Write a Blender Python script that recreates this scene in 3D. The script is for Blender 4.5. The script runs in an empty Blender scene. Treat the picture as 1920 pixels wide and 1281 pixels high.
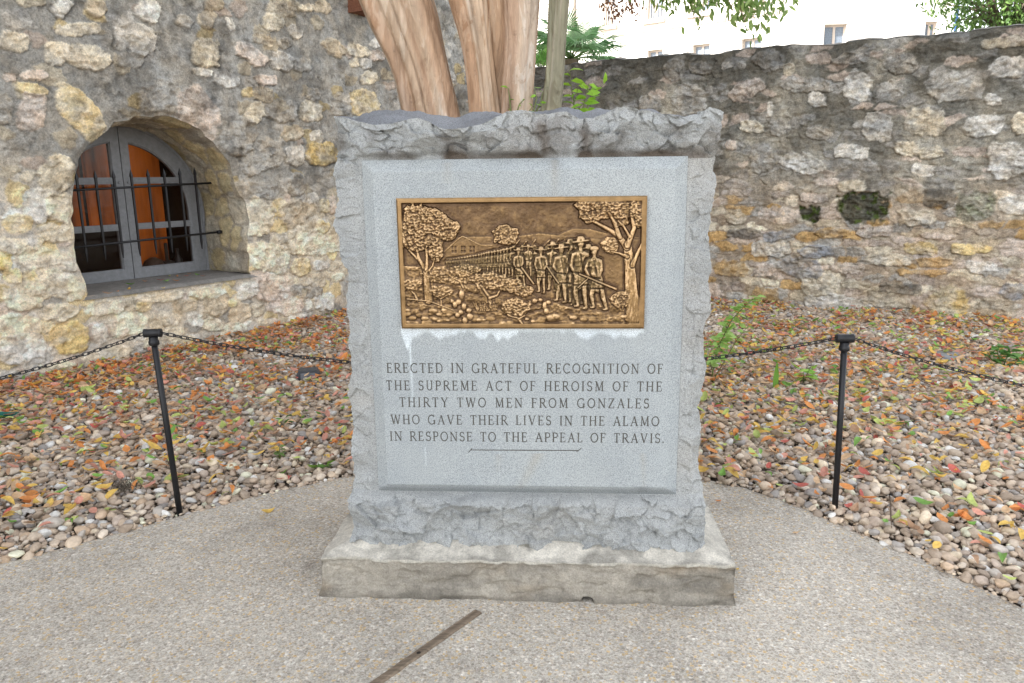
import bpy, math, random
import numpy as np
random.seed(7); rng = np.random.default_rng(7)
sc = bpy.context.scene
COL = sc.collection
# ------------------------------------------------------------------ camera
F = 1420.; PITCH = math.radians(12.2); ROLL = math.radians(0.7); CAMH = 1.5
C = np.array([0, 0, CAMH])
FWD = np.array([0, math.cos(PITCH), -math.sin(PITCH)])
_r0 = np.array([1., 0, 0]); _u0 = np.cross(_r0, FWD)
RIGHT = math.cos(ROLL)*_r0 - math.sin(ROLL)*_u0
UP = math.cos(ROLL)*_u0 + math.sin(ROLL)*_r0
from mathutils import Matrix, Vector
cam = bpy.data.cameras.new("camera"); camo = bpy.data.objects.new("camera", cam); COL.objects.link(camo)
cam.sensor_width = 36; cam.lens = F/1920*36; cam.clip_start = 0.05; cam.clip_end = 600
M = Matrix.Identity(4)
for i in range(3):
    M[i][0] = RIGHT[i]; M[i][1] = UP[i]; M[i][2] = -FWD[i]; M[i][3] = C[i]
camo.matrix_world = M
sc.camera = camo
# ------------------------------------------------------------------ world and sun: the tall left building, raised out of view, shades the court
SUN_EL, SUN_AZ = math.radians(36), math.radians(253)     # azimuth from +Y towards +X
world = bpy.data.worlds.new("World"); sc.world = world; world.use_nodes = True
wn = world.node_tree.nodes; wl = world.node_tree.links
wn.clear()
sky = wn.new('ShaderNodeTexSky'); sky.sky_type = 'NISHITA'; sky.sun_disc = False
sky.sun_elevation = SUN_EL; sky.sun_rotation = SUN_AZ
sky.air_density = 1.0; sky.dust_density = 1.0; sky.ozone_density = 1.0
hs = wn.new('ShaderNodeHueSaturation'); hs.inputs['Saturation'].default_value = 0.22
bg = wn.new('ShaderNodeBackground'); bg.inputs['Strength'].default_value = 0.15
wo = wn.new('ShaderNodeOutputWorld')
wl.new(sky.outputs[0], hs.inputs['Color']); wl.new(hs.outputs[0], bg.inputs[0]); wl.new(bg.outputs[0], wo.inputs[0])
sun = bpy.data.lights.new("sun", 'SUN'); suno = bpy.data.objects.new("sun", sun); COL.objects.link(suno)
sun.energy = 4.0; sun.angle = math.radians(0.5); sun.color = (1, .955, .9)
sd = Vector((math.sin(SUN_AZ)*math.cos(SUN_EL), math.cos(SUN_AZ)*math.cos(SUN_EL), math.sin(SUN_EL)))
suno.rotation_euler = sd.to_track_quat('Z', 'Y').to_euler(); suno.location = (0, -3, 12)
sc.view_settings.view_transform = 'Standard'; sc.view_settings.look = 'None'
sc.view_settings.gamma = 1; sc.view_settings.exposure = 1.96
# ------------------------------------------------------------------ geometry from picture rays
def ray(x, y): return FWD*F + RIGHT*(x-960) - UP*(y-640.5)
def plane_hit(x, y, p, n):
    d = ray(x, y); t = np.dot(np.asarray(p)-C, n)/np.dot(d, n); return C + t*d
def gnd(x, y, z=0.): return plane_hit(x, y, (0, 0, z), np.array([0, 0, 1.]))
def atY(x, y, Y): return plane_hit(x, y, (0, Y, 0), np.array([0, 1., 0]))
def proj(P):
    d = np.asarray(P) - C; w = d@FWD
    return 960 + F*(d@RIGHT)/w, 640.5 - F*(d@UP)/w, w
# ------------------------------------------------------------------ noise
def _h(ix, iy, iz, seed):
    h = (ix.astype(np.int64)*374761393 + iy.astype(np.int64)*668265263 + iz.astype(np.int64)*2147483647 + seed*974634777) & 0xffffffff
    h = ((h ^ (h >> 13))*1274126177) & 0xffffffff
    h = ((h ^ (h >> 16))*2246822519) & 0xffffffff
    return ((h ^ (h >> 15)) & 0xffffff)/float(0xffffff)
def vn(x, y, z=None, seed=0):
    x, y = np.broadcast_arrays(np.asarray(x, float), np.asarray(y, float))
    two = z is None
    fx, fy = np.floor(x), np.floor(y); u, v = x-fx, y-fy
    u = u*u*(3-2*u); v = v*v*(3-2*v); ix, iy = fx.astype(np.int64), fy.astype(np.int64)
    def layer(iz):
        a = _h(ix, iy, iz, seed)*(1-u) + _h(ix+1, iy, iz, seed)*u
        b = _h(ix, iy+1, iz, seed)*(1-u) + _h(ix+1, iy+1, iz, seed)*u
        return a*(1-v) + b*v
    if two: return layer(np.zeros_like(ix))
    z = np.broadcast_to(np.asarray(z, float), x.shape); fz = np.floor(z); w = z-fz; w = w*w*(3-2*w); iz = fz.astype(np.int64)
    return layer(iz)*(1-w) + layer(iz+1)*w
def fbm(x, y, z=None, oct=4, seed=0, gain=.5, ridged=False):
    s = 0; a = 1; t = 0; k = 1.
    for o in range(oct):
        n = vn(np.asarray(x)*k, np.asarray(y)*k, None if z is None else np.asarray(z)*k, seed+o*17)
        if ridged: n = 1-abs(2*n-1)
        s = s + a*n; t += a; a *= gain; k *= 2.03
    return s/t
def sstep(a, b, x):
    t = np.clip((x-a)/(b-a), 0, 1); return t*t*(3-2*t)
def scoops(x, z, n, box, size, seed, k=1.0):
    """lower envelope of paraboloids: concave chips that meet in sharp ridges"""
    r = np.random.default_rng(seed)
    px = r.uniform(box[0], box[1], n); pz = r.uniform(box[2], box[3], n); c = r.uniform(0, .9, n)
    ax = r.uniform(.7, 1.3, n)
    best = np.full(x.shape, 1e9)
    for i in range(n):
        d = ((x-px[i])*ax[i]/size)**2 + ((z-pz[i])/ax[i]/size)**2
        best = np.minimum(best, d*k + c[i])
    return best
def cells(x, y, seed):
    """nearest jittered grid point: F1, F2, its hash ids and the offset from it (cell units)"""
    ix, iy = np.floor(x), np.floor(y); f1 = np.full(x.shape, 9.); f2 = f1.copy(); a = f1*0; b = f1*0; ox = f1*0; oy = f1*0
    for dx in (-1, 0, 1):
        for dy in (-1, 0, 1):
            cx, cy = ix+dx, iy+dy; ux = x-cx-.1-.8*_h(cx, cy, cx*0, seed); uy = y-cy-.1-.8*_h(cx, cy, cx*0, seed+1)
            d = np.hypot(ux, uy); n = d < f1
            f2 = np.where(n, f1, np.minimum(f2, d)); a = np.where(n, cx, a); b = np.where(n, cy, b); ox = np.where(n, ux, ox); oy = np.where(n, uy, oy); f1 = np.where(n, d, f1)
    return f1, f2, a, b, ox, oy
def fracture(x, y, cell, seed, slope, off):
    """broken facets: every cell a tilted plane of its own, with small steps between"""
    wx = x/cell+(fbm(x/cell*1.3, y/cell*1.3, oct=4, seed=seed+5)-.5)*.7; wy = y/cell+(fbm(x/cell*1.3, y/cell*1.3, oct=4, seed=seed+6)-.5)*.7
    f1, f2, a, b, ox, oy = cells(wx, wy, seed); z = a*0
    h = (ox*(_h(a, b, z, seed+7)-.5)+oy*(_h(a, b, z, seed+8)-.5))*2*slope*cell+(_h(a, b, z, seed+9)-.5)*off
    return h
def boxblur(a, r):
    for ax in (0, 1):
        p = np.pad(a, [(r+1, r) if i == ax else (0, 0) for i in range(2)], mode='edge')
        c = np.cumsum(p, axis=ax); n = a.shape[ax]
        a = (np.take(c, range(2*r+1, 2*r+1+n), axis=ax) - np.take(c, range(0, n), axis=ax))/(2*r+1)
    return a
# ------------------------------------------------------------------ mesh building
class MB:
    def __init__(s): s.V = []; s.Q = []; s.T = []; s.Cc = []; s.n = 0
    def add(s, V, Q=None, T=None, col=None):
        V = np.asarray(V, float).reshape(-1, 3)
        if Q is not None and len(Q): s.Q.append(np.asarray(Q).reshape(-1, 4)+s.n)
        if T is not None and len(T): s.T.append(np.asarray(T).reshape(-1, 3)+s.n)
        s.V.append(V)
        if col is None: col = (.5, .5, .5)
        c = np.asarray(col, float)
        s.Cc.append(np.broadcast_to(c, V.shape) if c.ndim == 1 else c.reshape(-1, 3))
        s.n += len(V); return s
    def sheet(s, P, col=None, flip=False, keep=None):
        n, m = P.shape[:2]; i = np.arange(n*m).reshape(n, m)
        q = np.stack([i[:-1, :-1], i[:-1, 1:], i[1:, 1:], i[1:, :-1]], -1)
        if keep is not None: q = q[keep]
        q = q.reshape(-1, 4)
        if flip: q = q[:, ::-1]
        return s.add(P, Q=q, col=col)
    def box(s, lo, hi, ax=None, org=(0, 0, 0), col=None, bev=0):
        lo = np.minimum(lo, hi).astype(float); hi = np.maximum(np.asarray(lo), hi).astype(float)
        v = np.array([[(lo, hi)[i][0], (lo, hi)[j][1], (lo, hi)[k][2]] for k in (0, 1) for j in (0, 1) for i in (0, 1)])
        if ax is not None: v = np.asarray(org) + v@np.asarray(ax)
        return s.add(v, Q=[[0, 2, 3, 1], [4, 5, 7, 6], [0, 1, 5, 4], [2, 6, 7, 3], [0, 4, 6, 2], [1, 3, 7, 5]], col=col)
    def tube(s, pts, rad, seg=10, cap=True, col=None, closed=False):
        pts = np.asarray(pts, float); n = len(pts); rad = np.broadcast_to(np.asarray(rad, float), (n,))
        if closed: t = np.roll(pts, -1, 0)-np.roll(pts, 1, 0)
        else: t = np.gradient(pts, axis=0)
        t /= np.linalg.norm(t, axis=1)[:, None]+1e-12
        ref = np.array([0, 0, 1.]) if abs(t[0][2]) < .9 else np.array([1., 0, 0])
        a = np.cross(t[0], ref); a /= np.linalg.norm(a); A = [a]
        for i in range(1, n):
            a = A[-1]-t[i]*np.dot(A[-1], t[i]); A.append(a/(np.linalg.norm(a)+1e-12))
        A = np.array(A); B = np.cross(t, A)
        th = np.arange(seg)/seg*2*np.pi
        P = pts[:, None]+rad[:, None, None]*(np.cos(th)[None, :, None]*A[:, None]+np.sin(th)[None, :, None]*B[:, None])
        i = np.arange(n*seg).reshape(n, seg); j = np.roll(i, -1, 1)
        if closed: q = np.stack([i, j, np.roll(j, -1, 0), np.roll(i, -1, 0)], -1).reshape(-1, 4)
        else: q = np.stack([i[:-1], j[:-1], j[1:], i[1:]], -1).reshape(-1, 4)
        V = P.reshape(-1, 3); T = []
        if cap and not closed:
            V = np.vstack([V, pts[0], pts[-1]]); k = n*seg
            T = [[k, (x+1) % seg, x] for x in range(seg)]+[[k+1, (n-1)*seg+x, (n-1)*seg+(x+1) % seg] for x in range(seg)]
        return s.add(V, Q=q, T=T, col=col)
    def build(s, name, mat, parent=None, origin=(0, 0, 0), smooth=True, label=None, cat=None, group=None, kind=None):
        V = np.vstack(s.V)-np.asarray(origin, float)
        Q = np.vstack(s.Q) if s.Q else np.zeros((0, 4), int); T = np.vstack(s.T) if s.T else np.zeros((0, 3), int)
        me = bpy.data.meshes.new(name)
        me.vertices.add(len(V)); me.vertices.foreach_set('co', V.astype(np.float32).ravel())
        loops = np.concatenate([Q.ravel(), T.ravel()]).astype(np.int32)
        me.loops.add(len(loops)); me.loops.foreach_set('vertex_index', loops)
        me.polygons.add(len(Q)+len(T))
        st = np.concatenate([np.arange(len(Q))*4, len(Q)*4+np.arange(len(T))*3]).astype(np.int32)
        me.polygons.foreach_set('loop_start', st)
        me.polygons.foreach_set('use_smooth', np.full(len(Q)+len(T), bool(smooth)))
        at = me.attributes.new('Col', 'FLOAT_COLOR', 'POINT')
        c = np.ones((len(V), 4), np.float32); c[:, :3] = np.vstack(s.Cc); at.data.foreach_set('color', c.ravel())
        me.update(calc_edges=True); me.validate()
        me.materials.append(mat)
        o = bpy.data.objects.new(name, me); COL.objects.link(o)
        if parent is not None: o.parent = parent
        else: o.location = origin
        tag(o, label, cat, group, kind); return o
def tag(o, label=None, cat=None, group=None, kind=None):
    for k, v in (('label', label), ('category', cat), ('group', group), ('kind', kind)):
        if v: o[k] = v
def thing(name, label, cat, loc=(0, 0, 0), rz=0, group=None):
    o = bpy.data.objects.new(name, None); COL.objects.link(o); o.location = loc; o.rotation_euler = (0, 0, rz)
    o.empty_display_size = .2; tag(o, label, cat, group); return o
# ------------------------------------------------------------------ materials
class NT:
    def __init__(s, name):
        s.m = bpy.data.materials.new(name); s.m.use_nodes = True; s.t = s.m.node_tree
        s.b = s.t.nodes['Principled BSDF']; s.co = s.n('ShaderNodeTexCoord').outputs['Object']
    def n(s, typ, **kw):
        x = s.t.nodes.new(typ)
        for k, v in kw.items(): setattr(x, k, v)
        return x
    def l(s, a, b): s.t.links.new(a, b)
    def val(s, sock, v):
        if hasattr(v, 'is_linked') or isinstance(v, bpy.types.NodeSocket): s.l(v, sock)
        else: sock.default_value = v
    def noise(s, scale, detail=4, rough=.55, co=None, dist=0):
        x = s.n('ShaderNodeTexNoise'); x.inputs['Scale'].default_value = scale; x.inputs['Detail'].default_value = detail
        x.inputs['Roughness'].default_value = rough; x.inputs['Distortion'].default_value = dist
        s.l(co or s.co, x.inputs['Vector']); return x.outputs['Fac']
    def vor(s, scale, feat='F1', co=None, out='Distance', rnd=1.):
        x = s.n('ShaderNodeTexVoronoi', feature=feat); x.inputs['Scale'].default_value = scale
        x.inputs['Randomness'].default_value = rnd; s.l(co or s.co, x.inputs['Vector']); return x.outputs[out]
    def ramp(s, fac, stops, interp='LINEAR'):
        x = s.n('ShaderNodeValToRGB'); e = x.color_ramp; e.interpolation = interp
        while len(e.elements) < len(stops): e.elements.new(.5)
        for el, (p, c) in zip(e.elements, stops):
            el.position = p; el.color = (c, c, c, 1) if np.isscalar(c) else (*c, 1)
        s.l(fac, x.inputs[0]); return x.outputs[0]
    def mix(s, a, b, fac=.5, mode='MIX'):
        x = s.n('ShaderNodeMix', data_type='RGBA', blend_type=mode)
        s.val(x.inputs[0], fac)
        for k, v in ((6, a), (7, b)):
            if isinstance(v, bpy.types.NodeSocket): s.l(v, x.inputs[k])
            else: x.inputs[k].default_value = (*v, 1) if not np.isscalar(v) else (v, v, v, 1)
        return x.outputs[2]
    def math(s, op, a, b=0.):
        x = s.n('ShaderNodeMath', operation=op); s.val(x.inputs[0], a); s.val(x.inputs[1], b); return x.outputs[0]
    def attr(s, name='Col'):
        return s.n('ShaderNodeAttribute', attribute_name=name).outputs['Color']
    def bump(s, h, strength=.5, dist=.01, prev=None):
        x = s.n('ShaderNodeBump'); x.inputs['Strength'].default_value = strength; x.inputs['Distance'].default_value = dist
        s.l(h, x.inputs['Height'])
        if prev is not None: s.l(prev, x.inputs['Normal'])
        return x.outputs[0]
    def stretch(s, sx, sy, sz):
        x = s.n('ShaderNodeMapping'); x.inputs['Scale'].default_value = (sx, sy, sz); s.l(s.co, x.inputs[0]); return x.outputs[0]
    def done(s, col=None, rough=.8, metal=0., normal=None, spec=.3):
        if col is not None:
            if isinstance(col, bpy.types.NodeSocket): s.l(col, s.b.inputs['Base Color'])
            else: s.b.inputs['Base Color'].default_value = (*col, 1)
        s.val(s.b.inputs['Roughness'], rough); s.b.inputs['Metallic'].default_value = metal
        s.b.inputs['Specular IOR Level'].default_value = spec
        if normal is not None: s.l(normal, s.b.inputs['Normal'])
        return s.m
def m_wall():
    t = NT('rubble_masonry'); a = t.attr()
    n1 = t.ramp(t.noise(14, 8, .72), [(.28, .66), (.72, 1.32)])
    n2 = t.ramp(t.noise(75, 5, .78), [(.32, .62), (.5, 1.), (.68, 1.34)])
    c = t.mix(t.mix(a, n1, 1, 'MULTIPLY'), n2, 1, 'MULTIPLY')
    warm = t.ramp(t.noise(5, 5, .6), [(.35, (1.05, 1.0, .93)), (.65, (.96, 1.0, 1.05))])
    c = t.mix(c, warm, 1, 'MULTIPLY')
    pits = t.ramp(t.vor(120), [(.0, .55), (.22, 1.)])
    c = t.mix(c, pits, .5, 'MULTIPLY')
    b = t.bump(t.noise(28, 8, .7), .9, .02); b = t.bump(t.noise(130, 4, .75), .7, .006, b)
    return t.done(c, .93, 0, b, .15)
def m_granite(rockface):
    t = NT('rock_faced_granite' if rockface else 'smooth_granite'); a = t.attr()
    sp = t.ramp(t.noise(300, 3, .6), [(.3, .50), (.45, .98), (.7, 1.42)])
    sp2 = t.ramp(t.vor(420, out='Color'), [(.0, .75), (1., 1.2)])
    cl = t.ramp(t.noise(5, 6, .6), [(.3, (.92, .93, .94)), (.7, (1.06, 1.05, 1.03))])
    c = t.mix(t.mix(t.mix(a, sp, 1, 'MULTIPLY'), sp2, .6, 'MULTIPLY'), cl, 1, 'MULTIPLY')
    if rockface:
        b = t.bump(t.noise(45, 8, .75), .8, .012); b = t.bump(t.noise(260, 3, .7), .6, .003, b)
    else: b = t.bump(t.noise(320, 3, .6), .25, .002)
    return t.done(c, .8 if rockface else .68, 0, b, .25)
def m_concrete():
    t = NT('weathered_concrete'); a = t.attr()
    c = t.mix(a, t.ramp(t.noise(22, 8, .7), [(.28, .68), (.7, 1.25)]), 1, 'MULTIPLY')
    c = t.mix(c, t.ramp(t.noise(170, 3, .7), [(.3, .78), (.7, 1.2)]), 1, 'MULTIPLY')
    c = t.mix(c, t.ramp(t.vor(58), [(.05, .5), (.16, 1.)]), .55, 'MULTIPLY')
    b = t.bump(t.noise(50, 8, .75), 1., .014); b = t.bump(t.noise(240, 3, .7), .7, .004, b)
    return t.done(c, .92, 0, b, .15)
def m_aggregate():
    t = NT('exposed_aggregate')
    co = t.co
    pebc = t.vor(92, out='Color'); sepx = t.n('ShaderNodeSeparateColor'); t.l(pebc, sepx.inputs[0])
    pc = t.ramp(sepx.outputs[0], [(0, (.33, .295, .255)), (.25, (.45, .395, .325)), (.48, (.52, .395, .235)), (.62, (.39, .36, .325)), (.82, (.58, .54, .485)), (.96, (.64, .62, .58))], 'CONSTANT')
    ed = t.vor(92, 'DISTANCE_TO_EDGE')
    base = t.ramp(t.noise(400, 2, .6), [(.3, (.375, .352, .315)), (.7, (.55, .515, .46))])
    has = t.ramp(sepx.outputs[1], [(0, 0.), (.28, 1.)], 'CONSTANT')
    mask = t.math('MULTIPLY', t.ramp(ed, [(.05, 0.), (.13, 1.)]), has)
    c = t.mix(base, pc, mask)
    sm = t.vor(190, out='Color'); s2 = t.n('ShaderNodeSeparateColor'); t.l(sm, s2.inputs[0])
    c = t.mix(c, t.ramp(s2.outputs[0], [(0, .72), (.5, 1.), (1, 1.28)]), .85, 'MULTIPLY')
    st = t.ramp(t.noise(1.5, 7, .66), [(.32, (.76, .74, .71)), (.5, (1.02, 1., .965)), (.70, (1.12, 1.10, 1.06))])
    c = t.mix(c, st, 1, 'MULTIPLY')
    spot = t.ramp(t.noise(9, 5, .7), [(.30, .80), (.42, 1.)])
    c = t.mix(c, spot, 1, 'MULTIPLY')
    b = t.bump(ed, .45, .006); b = t.bump(t.noise(350, 3, .6), .5, .003, b)
    return t.done(c, .85, 0, b, .2)
def m_col(name, rough=.8, nscale=40, lo=.75, hi=1.2, bump=.3, bdist=.004, spec=.3, trans=0.):
    t = NT(name); c = t.mix(t.attr(), t.ramp(t.noise(nscale, 5, .65), [(.3, lo), (.7, hi)]), 1, 'MULTIPLY')
    b = t.bump(t.noise(nscale*3, 4, .65), bump, bdist)
    m = t.done(c, rough, 0, b, spec)
    if trans:
        t.b.inputs['Subsurface Weight'].default_value = 0
        tr = t.n('ShaderNodeBsdfTranslucent'); t.l(c, tr.inputs[0])
        mx = t.n('ShaderNodeMixShader'); mx.inputs[0].default_value = trans
        t.l(t.b.outputs[0], mx.inputs[1]); t.l(tr.outputs[0], mx.inputs[2])
        t.l(mx.outputs[0], t.t.nodes['Material Output'].inputs['Surface'])
    return m
def m_bronze():
    t = NT('aged_bronze'); a = t.attr()
    c = t.mix(a, t.ramp(t.noise(30, 6, .7), [(.3, .7), (.7, 1.25)]), 1, 'MULTIPLY')
    b = t.bump(t.noise(260, 4, .65), .35, .0015)
    r = t.ramp(t.noise(60, 4, .6), [(.3, .34), (.7, .52)])
    return t.done(c, r, 1., b, .5)
def m_bark():
    t = NT('peeling_bark'); a = t.attr()
    v = t.stretch(1, 1, .10); w = t.stretch(1, 1, .22)
    pl_ = t.noise(8, 5, .62, w, 1.2)
    c = t.ramp(pl_, [(.30, (.74, .68, .62)), (.42, (.80, .72, .65)), (.45, (1.0, .95, .90)), (.53, (1.06, 1.0, .94)), (.56, (1.24, 1.27, 1.30)), (.63, (1.2, 1.22, 1.24)), (.67, (.90, .80, .71))])
    c = t.mix(a, c, 1, 'MULTIPLY')
    c = t.mix(c, t.ramp(t.noise(45, 7, .75, v), [(.3, .78), (.7, 1.18)]), 1, 'MULTIPLY')
    c = t.mix(c, t.ramp(t.noise(7, 8, .7, w), [(.35, .66), (.6, 1.12)]), 1, 'MULTIPLY')
    c = t.mix(c, t.ramp(t.noise(26, 4, .7), [(.28, .7), (.4, 1.)]), 1, 'MULTIPLY')
    b = t.bump(pl_, .7, .03); b = t.bump(t.noise(30, 6, .65, v), .6, .012, b); b = t.bump(t.noise(120, 4, .6, w), .3, .003, b)
    return t.done(c, .62, 0, b, .3)
def m_wood():
    t = NT('weathered_wood'); a = t.attr(); v = t.stretch(.04, 1, 1)
    c = t.mix(a, t.ramp(t.noise(90, 6, .7, v), [(.3, .45), (.7, 1.35)]), 1, 'MULTIPLY')
    return t.done(c, .85, 0, t.bump(t.noise(110, 5, .7, v), .7, .005), .2)
def m_paint(name, col, rough=.5, var=.12):
    t = NT(name); c = t.mix(col, t.ramp(t.noise(25, 6, .7), [(.3, 1-var), (.7, 1+var)]), 1, 'MULTIPLY')
    return t.done(c, rough, 0, t.bump(t.noise(180, 3, .6), .25, .002), .35)
def m_glass():
    t = NT('window_glass'); nt = t.t
    tr = t.n('ShaderNodeBsdfTransparent'); tr.inputs[0].default_value = (.80, .77, .74, 1)
    gl = t.n('ShaderNodeBsdfGlossy'); gl.inputs['Roughness'].default_value = .06
    t.l(t.bump(t.noise(14, 2, .5), .12, .01), gl.inputs['Normal'])
    fr = t.n('ShaderNodeFresnel'); fr.inputs[0].default_value = 1.28
    mx = t.n('ShaderNodeMixShader'); t.l(fr.outputs[0], mx.inputs[0]); t.l(tr.outputs[0], mx.inputs[1]); t.l(gl.outputs[0], mx.inputs[2])
    t.l(mx.outputs[0], nt.nodes['Material Output'].inputs['Surface']); return t.m
def m_glow_panel():
    t = NT('glowing_cabinet_wood'); v = t.stretch(1, 1, .15)
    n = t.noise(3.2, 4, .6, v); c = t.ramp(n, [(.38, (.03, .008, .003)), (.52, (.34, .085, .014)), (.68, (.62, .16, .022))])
    t.l(c, t.b.inputs['Emission Color']); t.b.inputs['Emission Strength'].default_value = .075  # added glow, so the cabinet shows in the unlit niche
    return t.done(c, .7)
MW = m_wall(); MGR = m_granite(True); MGS = m_granite(False); MCON = m_concrete(); MAGG = m_aggregate()
MPEB = m_col('river_pebbles', .78, 45, .78, 1.2, .35, .004, .25)
MLEAF = m_col('dry_leaf', .6, 60, .78, 1.18, .2, .002, .3, .25)
MGREEN = m_col('green_leaf', .5, 30, .8, 1.2, .2, .002, .4, .35)
MTWIG = m_col('twig_bark', .85, 60, .7, 1.25, .4, .004, .2)
MSOIL = m_col('dark_soil', .95, 30, .6, 1.35, .9, .02, .1)
MBRZ = m_bronze(); MBARK = m_bark(); MWOOD = m_wood()
MINK = m_col('engraved_letter_grime', .95, 90, .7, 1.3, .2, .001, .05)
MBLK = m_paint('black_enamel', (.012, .012, .014), .42, .25)
MGRYW = m_paint('grey_painted_wood', (.215, .22, .23), .55, .18)
MGLASS = m_glass(); MGLOW = m_glow_panel()
MDARK = m_paint('dark_interior', (.035, .028, .024), .8, .2)
MPLASTER = m_paint('cream_stucco', (.86, .82, .76), .85, .03)
MPANE = m_paint('pale_curtained_pane', (.16, .19, .23), .25, .3)
MTRIM = m_paint('pale_stone_trim', (.50, .43, .37), .8, .08)
# ------------------------------------------------------------------ wall frames
LA = np.array([-3.883, 5.546, 0]); LD = np.array([.549, .836, 0]); LD /= np.linalg.norm(LD); LN = np.array([LD[1], -LD[0], 0])
RB = np.array([-.41, 10.776, 0]); RD = np.array([2.728, -1.569, 0]); RD /= np.linalg.norm(RD); RN = np.array([RD[1], -RD[0], 0])
def wl_px(x, y, D=0.):
    p = plane_hit(x, y, LA-LN*D, LN); return np.array([(p-LA)@LD, p[2]])
def wr_px(x, y):
    p = plane_hit(x, y, RB, RN); return np.array([(p-RB)@RD, p[2]])
PAL = dict(w=(.60, .575, .53), c=(.58, .515, .40), y=(.58, .475, .28), Y=(.60, .455, .21), t=(.42, .355, .265), g=(.36, .345, .315),
           p=(.54, .455, .385), O=(.42, .275, .12), b=(.27, .28, .30), k=(.13, .12, .105))
def masonry(S, Z, toplane, stones, mortar, fillcol, seed, gap, fillh, fillsize, amount, flake=.30, cov=1.):
    """height (m) and colour of rubble masonry on plane coordinates S, Z"""
    shp = S.shape
    wx = S+(fbm(S*7, Z*7, oct=4, seed=seed)-.5)*.10+(fbm(S*30, Z*30, oct=2, seed=seed+5)-.5)*.03
    wz = Z+(fbm(S*7, Z*7, oct=4, seed=seed+9)-.5)*.10+(fbm(S*30, Z*30, oct=2, seed=seed+6)-.5)*.03
    h = (fbm(S*6, Z*6, oct=5, seed=seed+2)-.5)*.03+(fbm(S*45, Z*45, oct=3, seed=seed+3)-.5)*.007
    col = mortar.copy()
    # random rubble: jittered cells, wider than tall
    cw, ch = fillsize
    gx, gy = wx/cw, wz/ch; ix, iy = np.floor(gx), np.floor(gy)
    f1 = np.full(shp, 9.); f2 = np.full(shp, 9.); idx = np.zeros(shp); idy = np.zeros(shp)
    for dx in (-1, 0, 1):
        for dy in (-1, 0, 1):
            cx, cy = ix+dx, iy+dy
            jx = _h(cx, cy, cx*0, seed+31); jy = _h(cx, cy, cx*0, seed+32); sz = _h(cx, cy, cx*0, seed+33)
            d = np.hypot(gx-cx-.1-.8*jx, gy-cy-.1-.8*jy)-.18*sz
            n = d < f1
            f2 = np.where(n, f1, np.minimum(f2, d)); idx = np.where(n, cx, idx); idy = np.where(n, cy, idy); f1 = np.where(n, d, f1)
    r1 = _h(idx, idy, idx*0, seed+41); r2 = _h(idx, idy, idx*0, seed+42); r3 = _h(idx, idy, idx*0, seed+43)
    m = sstep(gap, gap+.13, (f2-f1)+(fbm(S*22, Z*22, oct=3, seed=seed+44)-.5)*.18)*(r1 < amount)
    m = m*sstep(.62, .45, f1-.25*r3)
    rock = fbm(S*10+r1*50, Z*13+r2*50, oct=5, seed=seed+4, ridged=True)
    h = h+m*(fillh*(.2+r3*.7)+(rock-.6)*.020)
    fc = fillcol(r2, r3)
    tone = (.78+.44*r1)[..., None]*(.8+.4*fbm(S*14+r1*9, Z*20, oct=4, seed=seed+8))[..., None]
    a = (m*.92)[..., None]
    col = col*(1-a)+fc*tone*a
    ck = sstep(.83, .93, fbm(S*4.2+wz*2, Z*6., oct=5, seed=seed+50, ridged=True)); ck2 = sstep(.86, .95, fbm(S*10, Z*13, oct=4, seed=seed+60, ridged=True))
    fl = fracture(S, Z*1.7, .11, seed+70, .16, .012)
    # traced stones
    rs = np.random.default_rng(seed)
    for st in stones:
        x, y, hw, hh, ang, cc = st
        ca, sa = math.cos(math.radians(ang)), math.sin(math.radians(ang))
        c0 = toplane(x, y); e1 = toplane(x+hw*ca, y+hw*sa)-c0; e2 = toplane(x-hh*sa, y+hh*ca)-c0
        e1 = e1*1.12; e2 = e2*1.12
        A = np.linalg.inv(np.stack([e1, e2], 1)); R = 1.5*(np.abs(e1)+np.abs(e2)); big = float(np.linalg.norm(e1)+np.linalg.norm(e2))
        j0 = np.searchsorted(S[0], c0[0]-R[0]); j1 = np.searchsorted(S[0], c0[0]+R[0])
        i0 = np.searchsorted(Z[:, 0], c0[1]-R[1]); i1 = np.searchsorted(Z[:, 0], c0[1]+R[1])
        if j1 <= j0 or i1 <= i0: continue
        sl = (slice(i0, i1), slice(j0, j1))
        k = int(rs.integers(1000)); fr = 1.3/max(big, .05)
        us = S[sl]; vs = Z[sl]
        ux = us-c0[0]+(fbm(us*fr*2+k, vs*fr*2, oct=5, seed=k, gain=.58)-.5)*big*.30
        uz = vs-c0[1]+(fbm(us*fr*2-k, vs*fr*2, oct=5, seed=k+7, gain=.58)-.5)*big*.30
        a_ = A[0, 0]*ux+A[0, 1]*uz; b_ = A[1, 0]*ux+A[1, 1]*uz
        pw = rs.uniform(2.2, 3.6); d = (np.abs(a_)**pw+np.abs(b_)**pw)**(1/pw)+(fbm(us*24, vs*24, oct=4, seed=k+61, gain=.6)-.5)*.34*min(1, .16/max(big, .05)+.35)
        rk = fbm(us*8+k, vs*10, oct=5, seed=k+1, ridged=True); rk2 = fbm(us*26+k, vs*34, oct=4, seed=k+31, ridged=True)
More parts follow.
